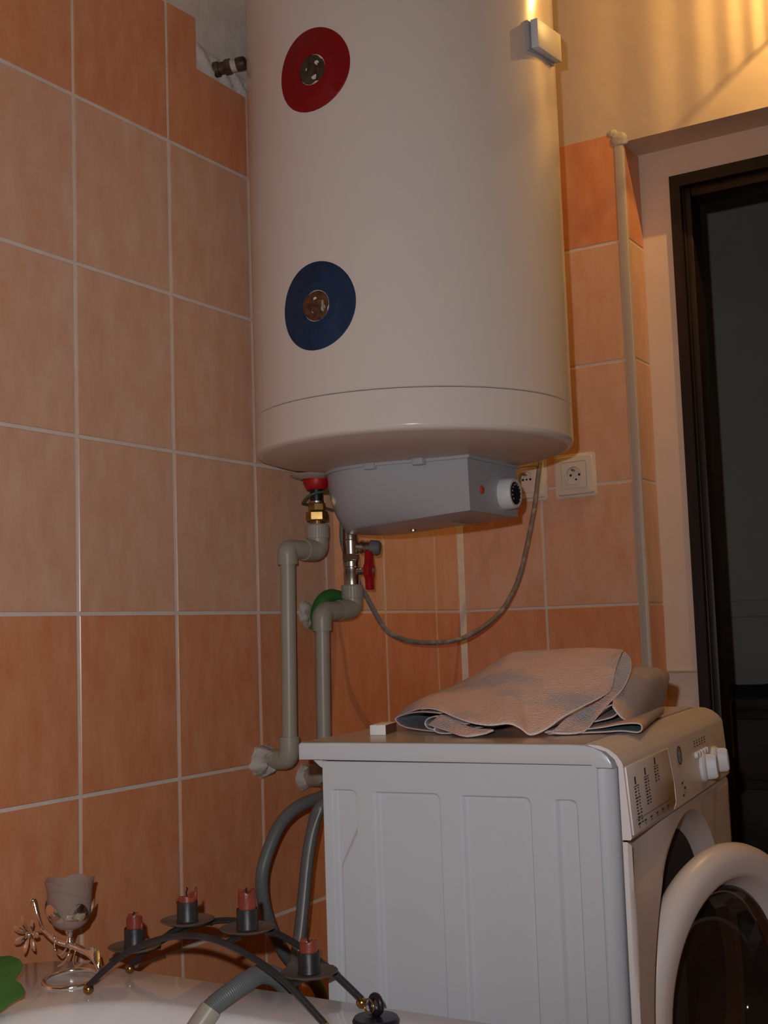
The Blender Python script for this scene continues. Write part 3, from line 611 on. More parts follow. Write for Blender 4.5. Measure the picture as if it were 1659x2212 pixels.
ftm = bpy.data.meshes.new_from_object(ft0.evaluated_get(bpy.context.evaluated_depsgraph_get())); bpy.data.objects.remove(ft0)
ft = bpy.data.objects.new('logo_text', ftm); COL.objects.link(ft); ft.parent = lg
p0 = Vector(PF(0.268, 0.50, 0.0012)); xa = Vector((EX[0], EX[1], 0)); za = (Vector(PF(0.268, 0.0))-Vector(PF(0.268, 1.0))).normalized()
Mx = Matrix((xa, za, xa.cross(za))).transposed().to_4x4(); Mx.translation = p0-BASE[lg.name]; ft.matrix_local = Mx
marks('printed_marks', [(0.362+0.017*k, 0.369+0.017*k, 0.10+0.045*j, 0.122+0.045*j) for k in range(5) for j in range(3)]+[(0.262+0.012*(k % 2), 0.270+0.012*(k % 2), 0.66+0.10*k, 0.70+0.10*k) for k in range(3)]+[(0.275, 0.281, 0.655+0.10*k, 0.665+0.10*k) for k in range(3)], 'print_dark', cpn, 0.0008)
for k in range(5):
    p = PF(0.366+0.0175*k, 0.36, 0.0); build('push_button', MB().lathe([(0.0, 0.0045), (0.0035, 0.0042), (0.0045, 0.003), (0.0045, -0.001)], p, (EY[0], EY[1], 0.07), 14), 'knob_white', cpn)
for sk in (0.402, 0.486):
    p = PF(sk, 0.62, 0.0); ax = Vector((EY[0], EY[1], 0.07)).normalized()
    kb = build('selector_knob', MB().lathe([(0.0195, -0.001), (0.0195, 0.004), (0.017, 0.0065), (0.0, 0.007)], p, ax, 32), 'knob_white', cpn, smooth=35)
    vv = Vector((0, 0, 1)); uu = vv.cross(ax).normalized(); vv = ax.cross(uu); R = []
    for h, k in ((0.006, 0.86), (0.017, 0.83), (0.0195, 0.70)):
        R.append([Vector(p)+ax*h+uu*(0.0075*k*math.cos(2*math.pi*i/28))+vv*(0.0195*k*math.sin(2*math.pi*i/28)) for i in range(28)])
    build('knob_grip', MB().rings(R, True, False, True), 'knob_white', kb, smooth=40)
# plastic front with a round dish and the porthole
PC = (0.288, -0.505)
def rect_hit(a, s0, s1, z0, z1):
    c, s_ = math.cos(a), math.sin(a); k = 9
    if c > 1e-6: k = min(k, (s1-PC[0])/c)
    if c < -1e-6: k = min(k, (s0-PC[0])/c)
    if s_ > 1e-6: k = min(k, (z1-PC[1])/s_)
    if s_ < -1e-6: k = min(k, (z0-PC[1])/s_)
    return k
angs = sorted([2*math.pi*i/120 for i in range(120)]+[math.atan2(z-PC[1], s_-PC[0]) % (2*math.pi) for s_ in (0.001, WW-0.001) for z in (-1.0, -0.2665)])
R = []
def frt(s_, z): return 0.3925-0.013*sm(-0.345, -0.275, z)*sm(0.205, 0.06, s_)*sm(0.004, 0.03, s_)
for r, t in ((0.146, 0.330), (0.150, 0.352), (0.156, 0.357), (0.195, 0.362), (0.216, 0.374), (0.226, 0.3885)):
    R.append([WP(PC[0]+r*math.cos(a), PC[1]+r*math.sin(a), t) if False else WP(PC[0]+r*math.cos(a), t, PC[1]+r*math.sin(a)) for a in angs])
for k in (0.0, 0.12, 0.25, 0.4, 0.55, 0.7, 0.85, 0.95, 1.0):
    ring = []
    for a in angs:
        e = rect_hit(a, 0.001, WW-0.001, -1.0, -0.2665); r = lerp(min(0.230, e-0.002), e, k)
        s_, z = PC[0]+r*math.cos(a), PC[1]+r*math.sin(a); ring.append(WP(s_, frt(s_, z)-(0.0035 if k == 1.0 else 0), z))
    R.append(ring)
R.append([WP(PC[0]+rect_hit(a, 0.001, WW-0.001, -1.0, -0.2665)*math.cos(a), 0.384, PC[1]+rect_hit(a, 0.001, WW-0.001, -1.0, -0.2665)*math.sin(a)) for a in angs])
build('front_panel', MB().rings(R), 'washer_front', wm, smooth=45, label='white plastic front with a round dished recess')
c3 = WP(PC[0], 0.0, PC[1]); fa = (EY[0], EY[1], 0)
build('door_seal', MB().lathe([(0.152, 0.335), (0.151, 0.352), (0.146, 0.360), (0.138, 0.358), (0.134, 0.345), (0.130, 0.30), (0.135, 0.26)], c3, fa, 64), 'rubber_grey', wm, smooth=50, label='grey rubber door seal')
build('drum', MB().lathe([(0.138, 0.30), (0.22, 0.29), (0.225, 0.25), (0.225, 0.06), (0.0, 0.05)], c3, fa, 64), 'drum_steel', wm, smooth=40)
# door, ajar
dc = Vector(WP(0.287, 0.436, -0.503)); na = math.radians(254.7); dn = Vector((math.cos(na), math.sin(na), 0.0)); dv = Vector((-dn.y, dn.x, 0))
drn = build('door_ring', MB().lathe([(0.140, -0.020), (0.182, -0.018), (0.1885, -0.010), (0.1895, -0.003), (0.1875, 0.005), (0.183, 0.0115), (0.1765, 0.0150), (0.169, 0.0162), (0.156, 0.0150), (0.1515, 0.0135), (0.1495, 0.0110), (0.1375, -0.0125), (0.134, -0.0165)], dc, dn, 96), 'washer_front', wm, smooth=45, label='thick white ring of the open door')
build('door_glass', MB().lathe([(0.1385, -0.0150), (0.133, -0.0105), (0.128, -0.0125), (0.122, -0.022), (0.117, -0.040), (0.104, -0.062), (0.082, -0.076), (0.05, -0.083), (0.0, -0.085),
                               (0.0, -0.089), (0.052, -0.087), (0.086, -0.080), (0.109, -0.065), (0.122, -0.042), (0.127, -0.026), (0.134, -0.0185), (0.1385, -0.0175)], dc, dn, 96), 'door_glass', drn, smooth=60, label='dark concave door glass')
hp0 = dc-dv*0.186
build('door_hinge', MB().tube([hp0+Vector((0, 0, -0.05))-dn*0.018, hp0+Vector((0, 0, 0.05))-dn*0.018], 0.009, 12).tube([hp0+Vector((0, 0, 0.0))-dn*0.018, hp0-Vector((EY[0], EY[1], 0))*0.03], 0.008, 10), 'washer_front', wm, smooth=40)
build('door_latch', MB().box(-0.012, 0.012, -0.02, 0.0, -0.02, 0.02, lambda a, b, c: tuple(dc+dv*(0.165+a)+dn*(-0.016+b*0.8)+Vector((0, 0, c)))), 'rubber_grey', wm, bevel=0.003)

# ------------------------------------------------------------------ towel on the machine
tw = thing('towel', WP(0.2, 0.2, WZ), 'crumpled pink and grey terry towel folded on top of the washing machine', 'towel')
def cloth(name, mb, mats=('towel_pink', 'towel_grey', 'towel_hem'), th=0.0032, sub=1, off=0.0, label=None):
    o = build(name, mb, mats, tw, smooth=75, label=label, fix=False)
    for p in o.data.polygons: p.material_index = 0
    s_ = o.modifiers.new('thickness', 'SOLIDIFY'); s_.thickness = th; s_.offset = off; s_.material_offset = 1; s_.material_offset_rim = 2
    d = o.modifiers.new('smooth', 'SUBSURF'); d.levels = sub; d.render_levels = sub
    return o
def spl(P, n):
    Q = []
    P = [Vector(p) for p in P]
    for k in range(n+1):
        u = (len(P)-1)*k/n; i = min(int(u), len(P)-2); t = u-i
        p0, p1, p2, p3 = P[max(i-1, 0)], P[i], P[i+1], P[min(i+2, len(P)-1)]
        Q.append(0.5*((2*p1)+(p2-p0)*t+(2*p0-5*p1+4*p2-p3)*t*t+(3*p1-p0-3*p2+p3)*t**3))
    return Q
hem = [(0.2, 0.034, -0.154), (0.16, 0.071, -0.144), (0.13, 0.103, -0.137), (0.105, 0.136, -0.137), (0.085, 0.168, -0.145), (0.07, 0.194, -0.150), (0.065, 0.219, -0.1525), (0.065, 0.241, -0.1505), (0.065, 0.255, -0.156), (0.070, 0.265, -0.1640), (0.08, 0.281, -0.158), (0.1, 0.297, -0.145), (0.125, 0.313, -0.135), (0.15, 0.328, -0.126), (0.17, 0.336, -0.117), (0.19, 0.336, -0.097), (0.22, 0.337, -0.074)]
ridge = [(0.215, 0.032, -0.153), (0.22, 0.041, -0.142), (0.23, 0.057, -0.133), (0.24, 0.076, -0.124), (0.245, 0.098, -0.116), (0.25, 0.116, -0.107), (0.25, 0.137, -0.097), (0.25, 0.157, -0.086), (0.25, 0.173, -0.077), (0.25, 0.186, -0.072), (0.25, 0.212, -0.070), (0.25, 0.237, -0.070), (0.25, 0.262, -0.069), (0.25, 0.286, -0.069), (0.25, 0.304, -0.070), (0.245, 0.32, -0.071), (0.235, 0.335, -0.073)]
NU = 64; H_ = spl(hem, NU); R_ = spl(ridge, NU); rnd = random.Random(2)
rows = []
for j in range(19):
    row = []
    for i in range(NU+1):
        u = i/NU
        if j <= 12:
            v = j/12; q = H_[i].lerp(R_[i], v)
            q.z += (0.010*math.sin(math.pi*v)*sm(0, 0.2, u)*(1-sm(0.85, 1, u)) + 0.0016*math.sin(9*u+4*v)*math.sin(math.pi*v) + 0.0014*math.sin(17*u-6*v)*math.sin(math.pi*v))
            if j == 1: q.z += 0.0012
        else:
            w = (j-12)/6; q = R_[i].copy(); fall = max(0.0, (q.z-(WZ+0.03)))
            q.x += 0.075*math.sin(w*math.pi/2)*(1-0.4*u)+0.015*w; q.z -= fall*(1-math.cos(w*math.pi/2)) ; q.y -= 0.01*w
        row.append(WP(q.x, q.y, q.z))
    rows.append(row)
m = MB().rings(rows, closed=False); cloth('top_fold', m, label='uppermost fold of the towel, pink with grey patches')
outer = [(0.09, 0.286, -0.1625), (0.105, 0.317, -0.1625), (0.135, 0.326, -0.148), (0.16, 0.337, -0.131), (0.185, 0.346, -0.117), (0.21, 0.350, -0.098), (0.225, 0.347, -0.083), (0.235, 0.337, -0.074)]
inner = [(0.085, 0.276, -0.1610), (0.095, 0.285, -0.158), (0.110, 0.295, -0.147), (0.135, 0.311, -0.137), (0.160, 0.325, -0.128), (0.180, 0.330, -0.117), (0.200, 0.331, -0.097), (0.229, 0.333, -0.077)]
A_ = spl(inner, 28); B_ = spl(outer, 28)
m = MB().rings([[WP(*(A_[i].lerp(B_[i], j/5)+Vector((0.004*math.sin(math.pi*j/5), 0, 0)))) for i in range(29)] for j in range(5, -1, -1)], closed=False)
cloth('under_fold', m)
def ribbon(name, path, ds, dt, dz, n=40, k=8, shrink=0.0, label=None, flip=False):
    P = spl(path, n); rows = []
    c = sum((p for p in P), Vector())/len(P)
    for j in range(k+1):
        w = j/k; rows.append([WP(p.x+ds*w, lerp(p.y, c.y, shrink*w)+dt*w, max(WZ+0.0022, lerp(p.z, c.z, shrink*w)+dz*w*(1 if p.z > WZ+0.005 else 0)) if p.y+dt*w < 0.345 else lerp(p.z, c.z, shrink*w)+dz*w) for p in P])
    return cloth(name, MB().rings(rows[::-1] if flip else rows, closed=False), label=label, th=0.0026)
ribbon('lower_fold', [(0.1, 0.27, -0.1615), (0.115, 0.325, -0.1595), (0.12, 0.358, -0.1545), (0.125, 0.376, -0.1545), (0.125, 0.380, -0.1595), (0.125, 0.375, -0.1645), (0.12, 0.358, -0.1625), (0.11, 0.332, -0.1632), (0.09, 0.275, -0.1636)], 0.27, -0.034, 0.003)
ribbon('middle_fold', [(0.12, 0.290, -0.1590), (0.14, 0.328, -0.152), (0.15, 0.342, -0.1475), (0.155, 0.345, -0.140), (0.16, 0.338, -0.1355), (0.155, 0.330, -0.139), (0.14, 0.318, -0.150), (0.13, 0.295, -0.157)], 0.22, -0.012, 0.012)
ribbon('left_fold', [(0.1, 0.175, -0.1632), (0.12, 0.125, -0.1634), (0.14, 0.092, -0.163), (0.16, 0.062, -0.1605), (0.18, 0.043, -0.153), (0.17, 0.060, -0.1465), (0.14, 0.096, -0.141), (0.115, 0.135, -0.141)], 0.16, 0.01, 0.0)
ribbon('inner_roll', [(0.085, 0.178, -0.152), (0.1, 0.15, -0.146), (0.11, 0.130, -0.1445), (0.12, 0.114, -0.1485), (0.125, 0.109, -0.155), (0.12, 0.116, -0.160), (0.11, 0.133, -0.161)], 0.12, 0.02, 0.0, flip=True)
ribbon('inner_roll', [(0.085, 0.180, -0.158), (0.095, 0.150, -0.1565), (0.1, 0.134, -0.1565), (0.1, 0.132, -0.161), (0.095, 0.143, -0.1635), (0.09, 0.165, -0.1628)], 0.12, 0.02, 0.0)
T_ = spl([(0.107, 0.140, -0.141), (0.09, 0.167, -0.148), (0.074, 0.194, -0.155), (0.069, 0.222, -0.157)], 16); B_ = spl([(0.100, 0.124, -0.154), (0.080, 0.157, -0.1595), (0.057, 0.190, -0.1638), (0.064, 0.214, -0.1605)], 16)
m = MB().rings([[WP(*(T_[i].lerp(B_[i], j/5))) for i in range(17)] for j in range(5, -1, -1)], closed=False); cloth('tip_fold', m)
lo_ = spl([(0.15, 0.340, -0.137), (0.155, 0.352, -0.153), (0.22, 0.353, -0.158), (0.40, 0.338, -0.1625)], 20); hi_ = spl([(0.28, 0.300, -0.096), (0.32, 0.326, -0.097), (0.37, 0.344, -0.099), (0.42, 0.348, -0.107)], 20)
rows = []
for j in range(15):
    row = []
    for i in range(21):
        if j <= 9:
            v = j/9; q = lo_[i].lerp(hi_[i], v); q.z += 0.012*math.sin(math.pi*v)-0.004*math.sin(3*math.pi*v)*math.sin(math.pi*v); q.y += 0.008*math.sin(math.pi*v)
        else:
            w = (j-9)/5; q = hi_[i].copy(); q.y -= 0.16*w; q.x += 0.03*w; q.z -= 0.03*w*w
        row.append(WP(*q))
    rows.append(row)
cloth('back_fold', MB().rings(rows, closed=False))

mbx = thing('matchbox', WP(0.13, 0.062, WZ), 'small white matchbox with a dark brown striking side on the washing machine', 'matchbox')
o1 = WP(0.088, 0.052, WZ); dmx = Vector((EX[0], EX[1], 0))*0.985+Vector((EY[0], EY[1], 0))*(-0.17); dmy = Vector((-dmx.y, dmx.x, 0))*-1
TM = lambda a, b, c: tuple(Vector(o1)+dmx*a+dmy*b+Vector((0, 0, c+0.0004)))
build('sleeve', MB().box(0.0006, 0.053, 0.0005, 0.0195, 0.0, 0.0125, TM), 'matchbox_white', mbx, bevel=0.0006)
build('tray_end', MB().box(0.0, 0.001, 0.0, 0.020, 0.0003, 0.0122, TM), 'matchbox_white', mbx, bevel=0.0003)
build('striking_strip', MB().box(0.001, 0.0525, 0.0194, 0.0200, 0.0006, 0.0119, TM), 'matchbox_strike', mbx)

# ------------------------------------------------------------------ hoses behind the machine
def hose(name, pts, r, key, label, cat='hose', extra=None, n=16, ribs=None):
    c = Vector(pts[0]); t = thing(name, c, label, cat)
    m = MB()
    if ribs: 
        P = spl(pts, ribs*4); m.tube(P, [r*(1+0.028*(1 if (i//2) % 2 else -1)) for i in range(len(P))], n, 1, True, False)
    else: m.tube(pts, r, n, 8)
    build('tube', m, key, t, smooth=60)
    return t
p1 = [(-0.661, -0.093, -0.3005), (-0.690, -0.112, -0.2975), (-0.7374, -0.118, -0.2990), (-0.7886, -0.113, -0.3060), (-0.8220, -0.105, -0.3240), (-0.8450, -0.098, -0.3567), (-0.8600, -0.092, -0.3994), (-0.8527, -0.09, -0.449), (-0.822, -0.09, -0.5071), (-0.7753, -0.09, -0.5563), (-0.7138, -0.09, -0.6071), (-0.68, -0.10, -0.72), (-0.66, -0.20, -0.80), (-0.70, -0.33, -0.80)]
ih = hose('inlet_hose', p1, 0.0100, 'hose_grey', 'dark grey water hose bowing out to the left behind the washing machine')
build('ferrule', MB().tube([p1[0], Vector(p1[0]).lerp(Vector(p1[1]), 0.55)], 0.0122, 16), 'brass', ih, smooth=40, label='brass hose ferrule')
p2 = [(-0.750, -0.36, -0.275), (-0.760, -0.27, -0.275), (-0.772, -0.19, -0.286), (-0.7839, -0.15, -0.3074), (-0.804, -0.148, -0.3396), (-0.8169, -0.146, -0.3828), (-0.8263, -0.145, -0.4292), (-0.837, -0.145, -0.4747), (-0.858, -0.15, -0.5165), (-0.8846, -0.16, -0.5355), (-0.92, -0.19, -0.62), (-0.96, -0.24, -0.75), (-1.0, -0.30, -0.82), (-1.03, -0.37, -0.82)]
h2 = hose('outlet_hose', p2, 0.0098, 'hose_grey', 'dark grey hose with a pale stripe hanging straight down beside the machine')
stripe = [Vector(p)+Vector((-0.0076, -0.0064, 0.0005)) for p in p2[3:10]]
build('pale_stripe', MB().tube(stripe, 0.0013, 6, 8), 'hose_stripe', h2, smooth=60, label='thin pale stripe along the hose')
p3 = [(-1.120, -0.372, -0.70), (-1.150, -0.378, -0.58), (-1.182, -0.382, -0.475), (-1.205, -0.379, -0.438), (-1.232, -0.374, -0.4225), (-1.262, -0.376, -0.4210), (-1.291, -0.372, -0.4280), (-1.314, -0.362, -0.4410), (-1.330, -0.354, -0.462)]
h3 = hose('drain_hose', p3, 0.0108, 'hose_grey', 'ribbed grey drain hose hooked over the edge of the bathtub', ribs=100)
build('hose_end', MB().tube([(-1.3135, -0.3630, -0.4400), (-1.331, -0.353, -0.4640), (-1.345, -0.343, -0.496), (-1.354, -0.338, -0.525)], [0.0124, 0.0130, 0.0128, 0.0124], 20, 6), 'pipe_beige', h3, smooth=50, label='beige sleeve on the hose end')

# ------------------------------------------------------------------ bathtub
def rrect(x0, x1, y0, y1, r, z, n=14):
    pts = []
    for cx_, cy_, a0 in ((x1-r, y1-r, 0), (x0+r, y1-r, 90), (x0+r, y0+r, 180), (x1-r, y0+r, 270)):
        for i in range(n): a = math.radians(a0+90*i/(n-1)); pts.append((cx_+r*math.cos(a), cy_+r*math.sin(a), z))
    return pts
TZ = -0.44
R = [rrect(-2.86, -1.250, -0.72, -0.040, 0.05, FL), rrect(-2.86, -1.250, -0.72, -0.040, 0.05, TZ-0.05), rrect(-2.88, -1.2275, -0.735, -0.010, 0.07, TZ-0.045), rrect(-2.882, -1.2255, -0.737, -0.008, 0.072, TZ-0.008),
     rrect(-2.881, -1.2275, -0.736, -0.010, 0.071, TZ-0.003), rrect(-2.878, -1.232, -0.732, -0.014, 0.068, TZ-0.0004), rrect(-2.80, -1.300, -0.665, -0.148, 0.15, TZ-0.0060), rrect(-2.797, -1.303, -0.662, -0.151, 0.15, TZ-0.0066),
     rrect(-2.793, -1.307, -0.658, -0.155, 0.15, TZ-0.0085), rrect(-2.788, -1.312, -0.653, -0.160, 0.15, TZ-0.014), rrect(-2.784, -1.3165, -0.649, -0.1645, 0.15, TZ-0.023), rrect(-2.78, -1.321, -0.646, -0.168, 0.15, TZ-0.036), rrect(-2.76, -1.338, -0.632, -0.183, 0.15, TZ-0.12), rrect(-2.72, -1.37, -0.605, -0.20, 0.15, TZ-0.28),
     rrect(-2.64, -1.44, -0.565, -0.245, 0.15, TZ-0.37), rrect(-2.5, -1.56, -0.49, -0.33, 0.07, TZ-0.385)]
tag(build('bathtub', MB().rings(R, True, True, True), 'tub_enamel', base=(-2.0, -0.37, FL), smooth=50), 'white enamelled bathtub along the tiled wall in the foreground', 'bathtub')

# ------------------------------------------------------------------ candle holder with four candles
ch = thing('candle_holder', (-1.283, -0.35, TZ), 'black wrought-iron candle holder with two arches and four plates on the bathtub rim', 'candle holder')
def arch(x, y0, y1, zp, sk):
    pts = []
    for i in range(13):
        u = i/12; y = lerp(y0, y1, u); pts.append((x, y, lerp(TZ+0.010, zp, 1-abs(2*u-1)**1.85)))
    return pts
for x, y0, y1, dz in ((-1.319, -0.1855, -0.5155, -0.0052), (-1.244, -0.180, -0.5125, -0.0006)):
    P = [(a, b, c+dz*(1-sm(TZ+0.01, TZ+0.05, c))) for a, b, c in arch(x, y0, y1, -0.3635, 0)]; build('arch_bar', MB().tube(P, 0.0036, 12, 5), 'wrought_iron', ch, smooth=60)
    for y in (y0, y1): build('foot_ball', MB().ball((x, y, TZ+0.0062+dz), 0.0062, 18, 12), 'brass_ball', ch, smooth=80, label='little brass ball foot')
PL = [(-0.2245, -0.3965), (-0.3055, -0.3595), (-0.3910, -0.3605), (-0.4725, -0.3985)]
CL = ['reddish candle stub on the leftmost plate, nearest the silver rose cup', 'lowest, half-melted red candle with two wisps on the second plate from the left',
      'square-topped red candle stub on the third plate, before the grey hose', 'short red candle with a long black wick on the rightmost plate']
for k, (y, z) in enumerate(PL):
    x = -1.283
    zb = [-0.3975, -0.3665, -0.3655, -0.3985][k]
    ya = y
    u0 = (y+0.1855)/(-0.33); zarch = lerp(TZ+0.010, -0.3635, 1-abs(2*u0-1)**1.85)
    build('cross_bar', MB().tube([(-1.319, y+0.004, zarch), (-1.30, y, z-0.004), (-1.266, y, z-0.004), (-1.244, y-0.004, zarch)], 0.003, 10, 5), 'wrought_iron', ch, smooth=60)
    pl_ = build('drip_plate', MB().lathe([(0.0, -0.0020), (0.016, -0.0020), (0.025, -0.0010), (0.0303, 0.0016), (0.0308, 0.0023), (0.0302, 0.0028), (0.0245, 0.0008), (0.014, 0.0), (0.0, 0.0)], (x, y, z), n=48), 'plate_iron', ch, smooth=50)
    build('candle_cup', MB().lathe([(0.0, 0.0004), (0.0122, 0.0004), (0.0126, 0.0012), (0.0118, 0.0030), (0.0118, 0.0222), (0.0113, 0.0228), (0.0107, 0.0222), (0.0107, 0.0010)], (x, y, z), n=32), 'wrought_iron', pl_, smooth=45)
    hh = [0.0365, 0.0275, 0.0420, 0.0340][k]
    cd = thing('candle', (x, y, z+0.0012), CL[k], 'candle', 'red candle stubs in the iron holder')
    rr_ = [0.0094, 0.0102, 0.0097, 0.0099][k]; ph = k*1.7
    wob = lambda a, r, h, k=k, ph=ph, hh=hh: (0.0016*math.sin(2*a+ph)+0.0009*math.sin(5*a+ph)+(0.003*max(0, math.sin(a+2.6)) if k == 1 else 0)) if h > hh*0.8 else 0.0
    build('wax', MB().lathe([(0.0, 0.0010), (rr_, 0.0010), (rr_*1.01, hh*0.5), (rr_*0.99, hh*0.93), (rr_*0.93, hh), (rr_*0.6, hh*0.99), (0.0035, hh*(0.95 if k != 1 else 0.88)), (0.0, hh*0.94)], (x, y, z), n=28, wob=wob), 'candle_wax', cd, smooth=60)
    wl_ = [0.0035, 0.010, 0.002, 0.0135][k]
    build('wick', MB().tube([(x, y, z+hh*0.93), (x-0.0006, y+0.0008, z+hh+wl_*0.5), (x+0.0004, y-0.0002, z+hh+wl_*0.8), (x+0.0008, y+0.0012, z+hh+wl_)], 0.0008, 6), 'wick', cd, smooth=60)
    if k == 1:
        build('wax_wisp', MB().tube([(x+0.004, y-0.0075, z+hh*0.9), (x+0.004, y-0.009, z+hh+0.003), (x+0.005, y-0.0085, z+hh+0.008), (x+0.0045, y-0.010, z+hh+0.011)], [0.003, 0.0022, 0.0012, 0.0007], 8), 'candle_wax', cd, smooth=60)
        build('wax_drip', MB().ball((x-0.002, y+0.0124, z+0.0215), 0.0022, 10, 8, (1, 1, 1.6)), 'candle_wax', cd, smooth=80)
    if k == 0: build('wax_drip', MB().ball((x-0.0005, y-0.0116, z+0.0250), 0.0020, 10, 8, (1, 1, 2.4)), 'candle_wax', cd, smooth=80)

# ------------------------------------------------------------------ silver rose cup
VX, VY = -1.289, -0.126
rs = thing('rose_candle_cup', (VX, VY, TZ), 'frosted glass rosebud cup on a chrome flower stem with a ring base', 'candle cup')
n = 72; R = []
def wav(a): return 0.0040*abs(math.sin(2.5*a+0.5))-0.0010
for r, z in ((0.004, 0.058), (0.016, 0.0585), (0.024, 0.064), (0.0288, 0.074), (0.0305, 0.088), (0.0312, 0.102), (0.0330, 0.110), (0.0345, 0.1135), (0.0335, 0.1135), (0.0318, 0.110), (0.0298, 0.102), (0.0290, 0.088), (0.027, 0.075), (0.020, 0.066), (0.004, 0.062)):
    r *= 0.86
    top = sm(0.100, 0.112, z)
    R.append([(VX+(r+0.0007*math.sin(5*a)*top)*math.cos(a), VY+(r+0.0007*math.sin(5*a)*top)*math.sin(a), TZ+z+wav(a)*top) for a in [2*math.pi*i/n for i in range(n)]])
build('glass_cup', MB().rings(R, True, True, True), 'frosted_glass', rs, smooth=60, label='frosted rosebud glass')
build('petal_line', MB().tube([(VX+0.0284*math.cos(a), VY+0.0284*math.sin(a), TZ+0.100+0.006*math.sin(1.9*(a-2.9)+0.6)) for a in [2.6+2.4*i/20 for i in range(21)]], 0.0007, 6, 2), 'frosted_glass', rs, smooth=60)
R = []
for j in range(10):
    v = j/9; R.append([])
    for i in range(80):
        a = 2*math.pi*i/80; lobe = abs(math.sin(2.5*a+0.2))**0.7
        zt = 0.055+(0.012+0.024*lobe)*v; rr_ = 0.006+0.0225*math.sin(min(1.0, (zt-0.055)/0.026)*math.pi/2) + (0.004*lobe*max(0, v-0.6))
        R[-1].append((VX+rr_*math.cos(a), VY+rr_*math.sin(a), TZ+zt))
build('sepal_cup', MB().rings(R, True, True, False), 'silver', rs, smooth=60, label='chrome sepals holding the glass')
build('stem', MB().lathe([(0.0032, 0.036), (0.0055, 0.039), (0.0058, 0.043), (0.0030, 0.047), (0.0040, 0.050), (0.0062, 0.055), (0.004, 0.058)], (VX, VY, TZ), n=18), 'silver', rs, smooth=60)
build('twig', MB().tube([(VX, VY-0.048, TZ+0.004), (VX, VY-0.046, TZ+0.018), (VX, VY-0.034, TZ+0.030), (VX, VY-0.018, TZ+0.035), (VX, VY, TZ+0.038), (VX, VY+0.020, TZ+0.040), (VX, VY+0.036, TZ+0.046), (VX, VY+0.047, TZ+0.053), (VX, VY+0.055, TZ+0.068), (VX, VY+0.061, TZ+0.083)], [0.0022, 0.003, 0.0042, 0.0044, 0.0042, 0.0036, 0.0032, 0.0026, 0.0024, 0.0034], 12, 6), 'silver', rs, smooth=60)
build('bud', MB().ball((VX, VY+0.0625, TZ+0.0855), 0.0042, 12, 8), 'silver', rs, smooth=80)
build('base_ring', MB().tube([(VX+0.0325*math.cos(a), VY-0.002+0.0325*math.sin(a), TZ-0.0012-0.082*(0.0325*-math.cos(a))) for a in [2*math.pi*i/36 for i in range(37)]], 0.0030, 10, 2), 'silver', rs, smooth=60, label='chrome wire ring base')
for pts in ([(VX, VY+0.030, TZ+0.044), (VX-0.004, VY+0.026, TZ+0.050), (VX-0.006, VY+0.020, TZ+0.046), (VX-0.005, VY+0.020, TZ+0.032), (VX-0.004, VY+0.012, TZ+0.026), (VX-0.002, VY+0.004, TZ+0.034)],
            [(VX, VY-0.002, TZ+0.036), (VX-0.006, VY-0.002, TZ+0.026), (VX-0.008, VY+0.004, TZ+0.018), (VX-0.008, VY+0.012, TZ+0.014)],
            [(VX, VY-0.010, TZ+0.035), (VX-0.006, VY-0.012, TZ+0.022), (VX-0.007, VY-0.018, TZ+0.016), (VX-0.004, VY-0.026, TZ+0.022), (VX, VY-0.034, TZ+0.023)]):
    build('tendril', MB().tube(pts, 0.0011, 8, 6), 'silver', rs, smooth=60)
fcn = Vector((VX-0.006, VY+0.062, TZ+0.046))
for k in range(7):
    a = 2*math.pi*k/7+0.35; d = Vector((-0.18, math.cos(a), math.sin(a))); sdv = Vector((0, -math.sin(a), math.cos(a))); R = []
    for t_, w in ((0.0, 0.0008), (0.25, 0.0030), (0.55, 0.0042), (0.85, 0.0030), (1.0, 0.0004)):
        c = fcn+d*(0.004+0.0195*t_)+Vector((-0.003*math.sin(t_*2.2), 0, 0)); nn = Vector((1, 0, 0))
        R.append([c+sdv*w, c-nn*0.0012*(w/0.004), c-sdv*w, c+nn*0.0010*(w/0.004)])
    build('petal', MB().rings(R, True, True, True), 'silver', rs, smooth=60)
build('flower_stalk', MB().tube([(VX, VY+0.044, TZ+0.051), (VX-0.003, VY+0.053, TZ+0.050), tuple(fcn)], 0.0016, 8, 4), 'silver', rs, smooth=60)
build('flower_heart', MB().ball(fcn+Vector((-0.002, 0, 0)), 0.0040, 12, 8), 'silver', rs, smooth=80)
for sgn, (dy, dz) in ((1, (-0.0, -0.0)), (-1, (0.006, -0.004))):
    R = []; base = Vector((VX-0.006*sgn, VY-0.030+dy, TZ+0.036+dz)); tip = Vector((VX-0.004*sgn, VY-0.056+dy*2, TZ+0.006)); 
    for j in range(9):
        t_ = j/8; c = base.lerp(tip, t_)+Vector((0, -0.010*math.sin(math.pi*t_), 0.006*math.sin(math.pi*t_))); w = 0.0105*math.sin(math.pi*min(1, t_*0.93+0.05))**0.8*(1+0.14*(-1)**j); wd = Vector((0.45, 0.55, 0.70))
        R.append([c+wd*w, c+Vector((-0.0010, 0, 0)), c-wd*w, c+Vector((0.0012, 0, 0))])
    build('leaf', MB().rings(R, True, True, True), 'silver', rs, smooth=60)

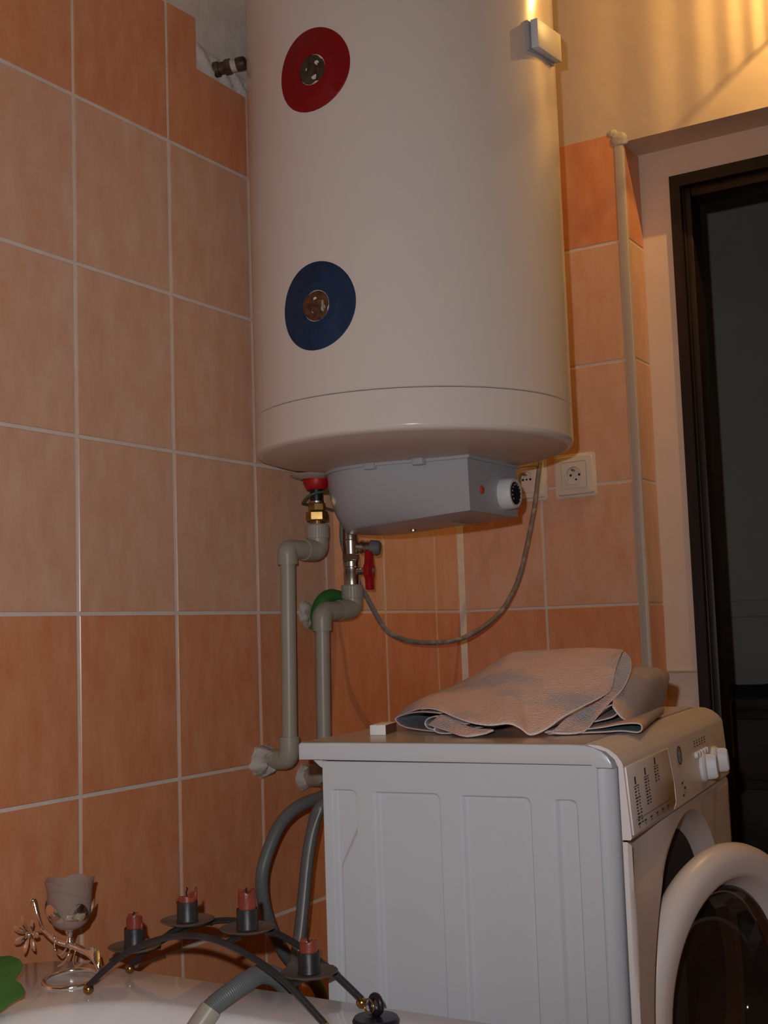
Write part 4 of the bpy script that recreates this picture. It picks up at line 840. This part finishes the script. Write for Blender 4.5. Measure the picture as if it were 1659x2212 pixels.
# ------------------------------------------------------------------ leaf and plug on the rim
lf = thing('green_leaf_pad', (-1.42, -0.13, TZ), 'flat dark green leaf-shaped pad lying on the tub rim, cut by the left edge', 'leaf pad')
lfo = Vector((-1.432, -0.166, TZ+0.0035)); e1 = Vector((0.063, 0.070, 0.038)).normalized(); e2 = Vector((0.517, -0.856, 0)); e3 = e2.cross(e1).normalized()
right = [(0.0, 0.0), (0.011, 0.010), (0.026, 0.024), (0.0275, 0.034), (0.024, 0.043), (0.017, 0.050), (0.0205, 0.060), (0.025, 0.071), (0.0265, 0.080), (0.022, 0.089), (0.012, 0.096), (0.0, 0.099)]
left = [(-0.02, 0.102), (-0.035, 0.094), (-0.042, 0.078), (-0.037, 0.062), (-0.052, 0.050), (-0.060, 0.034), (-0.050, 0.020), (-0.034, 0.012), (-0.020, 0.002)]
R = []
for d, k in ((-0.0014, 0.97), (-0.0004, 1.0), (0.0006, 1.0), (0.0016, 0.97)):
    R.append([lfo+e2*(-0.015+(a+0.015)*k)+e1*(0.05+(b-0.05)*k)+e3*(d+0.003*math.sin(a*90)) for a, b in right+left])
build('blade', MB().rings(R, True, True, True), 'green_leaf', lf, smooth=40)
build('vein', MB().tube([lfo+e2*a+e1*b-e3*0.001 for a, b in ((-0.012, 0.004), (-0.010, 0.05), (-0.008, 0.094))], 0.0013, 8), 'green_leaf', lf, smooth=60)
build('stalk', MB().tube([lfo+e2*-0.010+e1*0.06-e3*0.002, lfo+e2*-0.02+e1*0.07-e3*0.02, Vector((-1.395, -0.095, TZ+0.0025)), Vector((-1.41, -0.07, TZ+0.0025))], 0.002, 8), 'green_leaf', lf, smooth=60)
pg = thing('bath_plug', (-1.287, -0.557, TZ), 'black rubber bath plug with a small metal ring on the tub rim', 'bath plug')
pc = (-1.287, -0.557, TZ-0.004)
build('disc', MB().lathe([(0.0, 0.0005), (0.0215, 0.0005), (0.0235, 0.004), (0.0245, 0.009), (0.0225, 0.0125), (0.012, 0.0135), (0.0, 0.0135)], pc, n=36), 'plug_black', pg, smooth=45)
build('grip_loop', MB().tube([(pc[0]+0.006*math.cos(a)*0.5+0.001, pc[1]+0.0075*math.cos(a), TZ+0.0205+0.0085*math.sin(a)) for a in [2*math.pi*i/20 for i in range(21)]], 0.0035, 10, 2), 'plug_black', pg, smooth=60)
build('metal_ring', MB().tube([(pc[0]-0.006+0.003*math.cos(a), pc[1]+0.004+0.0075*math.cos(a), TZ+0.0195+0.0075*math.sin(a)) for a in [2*math.pi*i/20 for i in range(21)]], 0.0010, 8, 2), 'brass_ball', pg, smooth=60)

for o in bpy.data.objects:
    if o.name.startswith(('printed_marks', 'dial_marks', 'logo_letter')): o['kind'] = 'stuff'
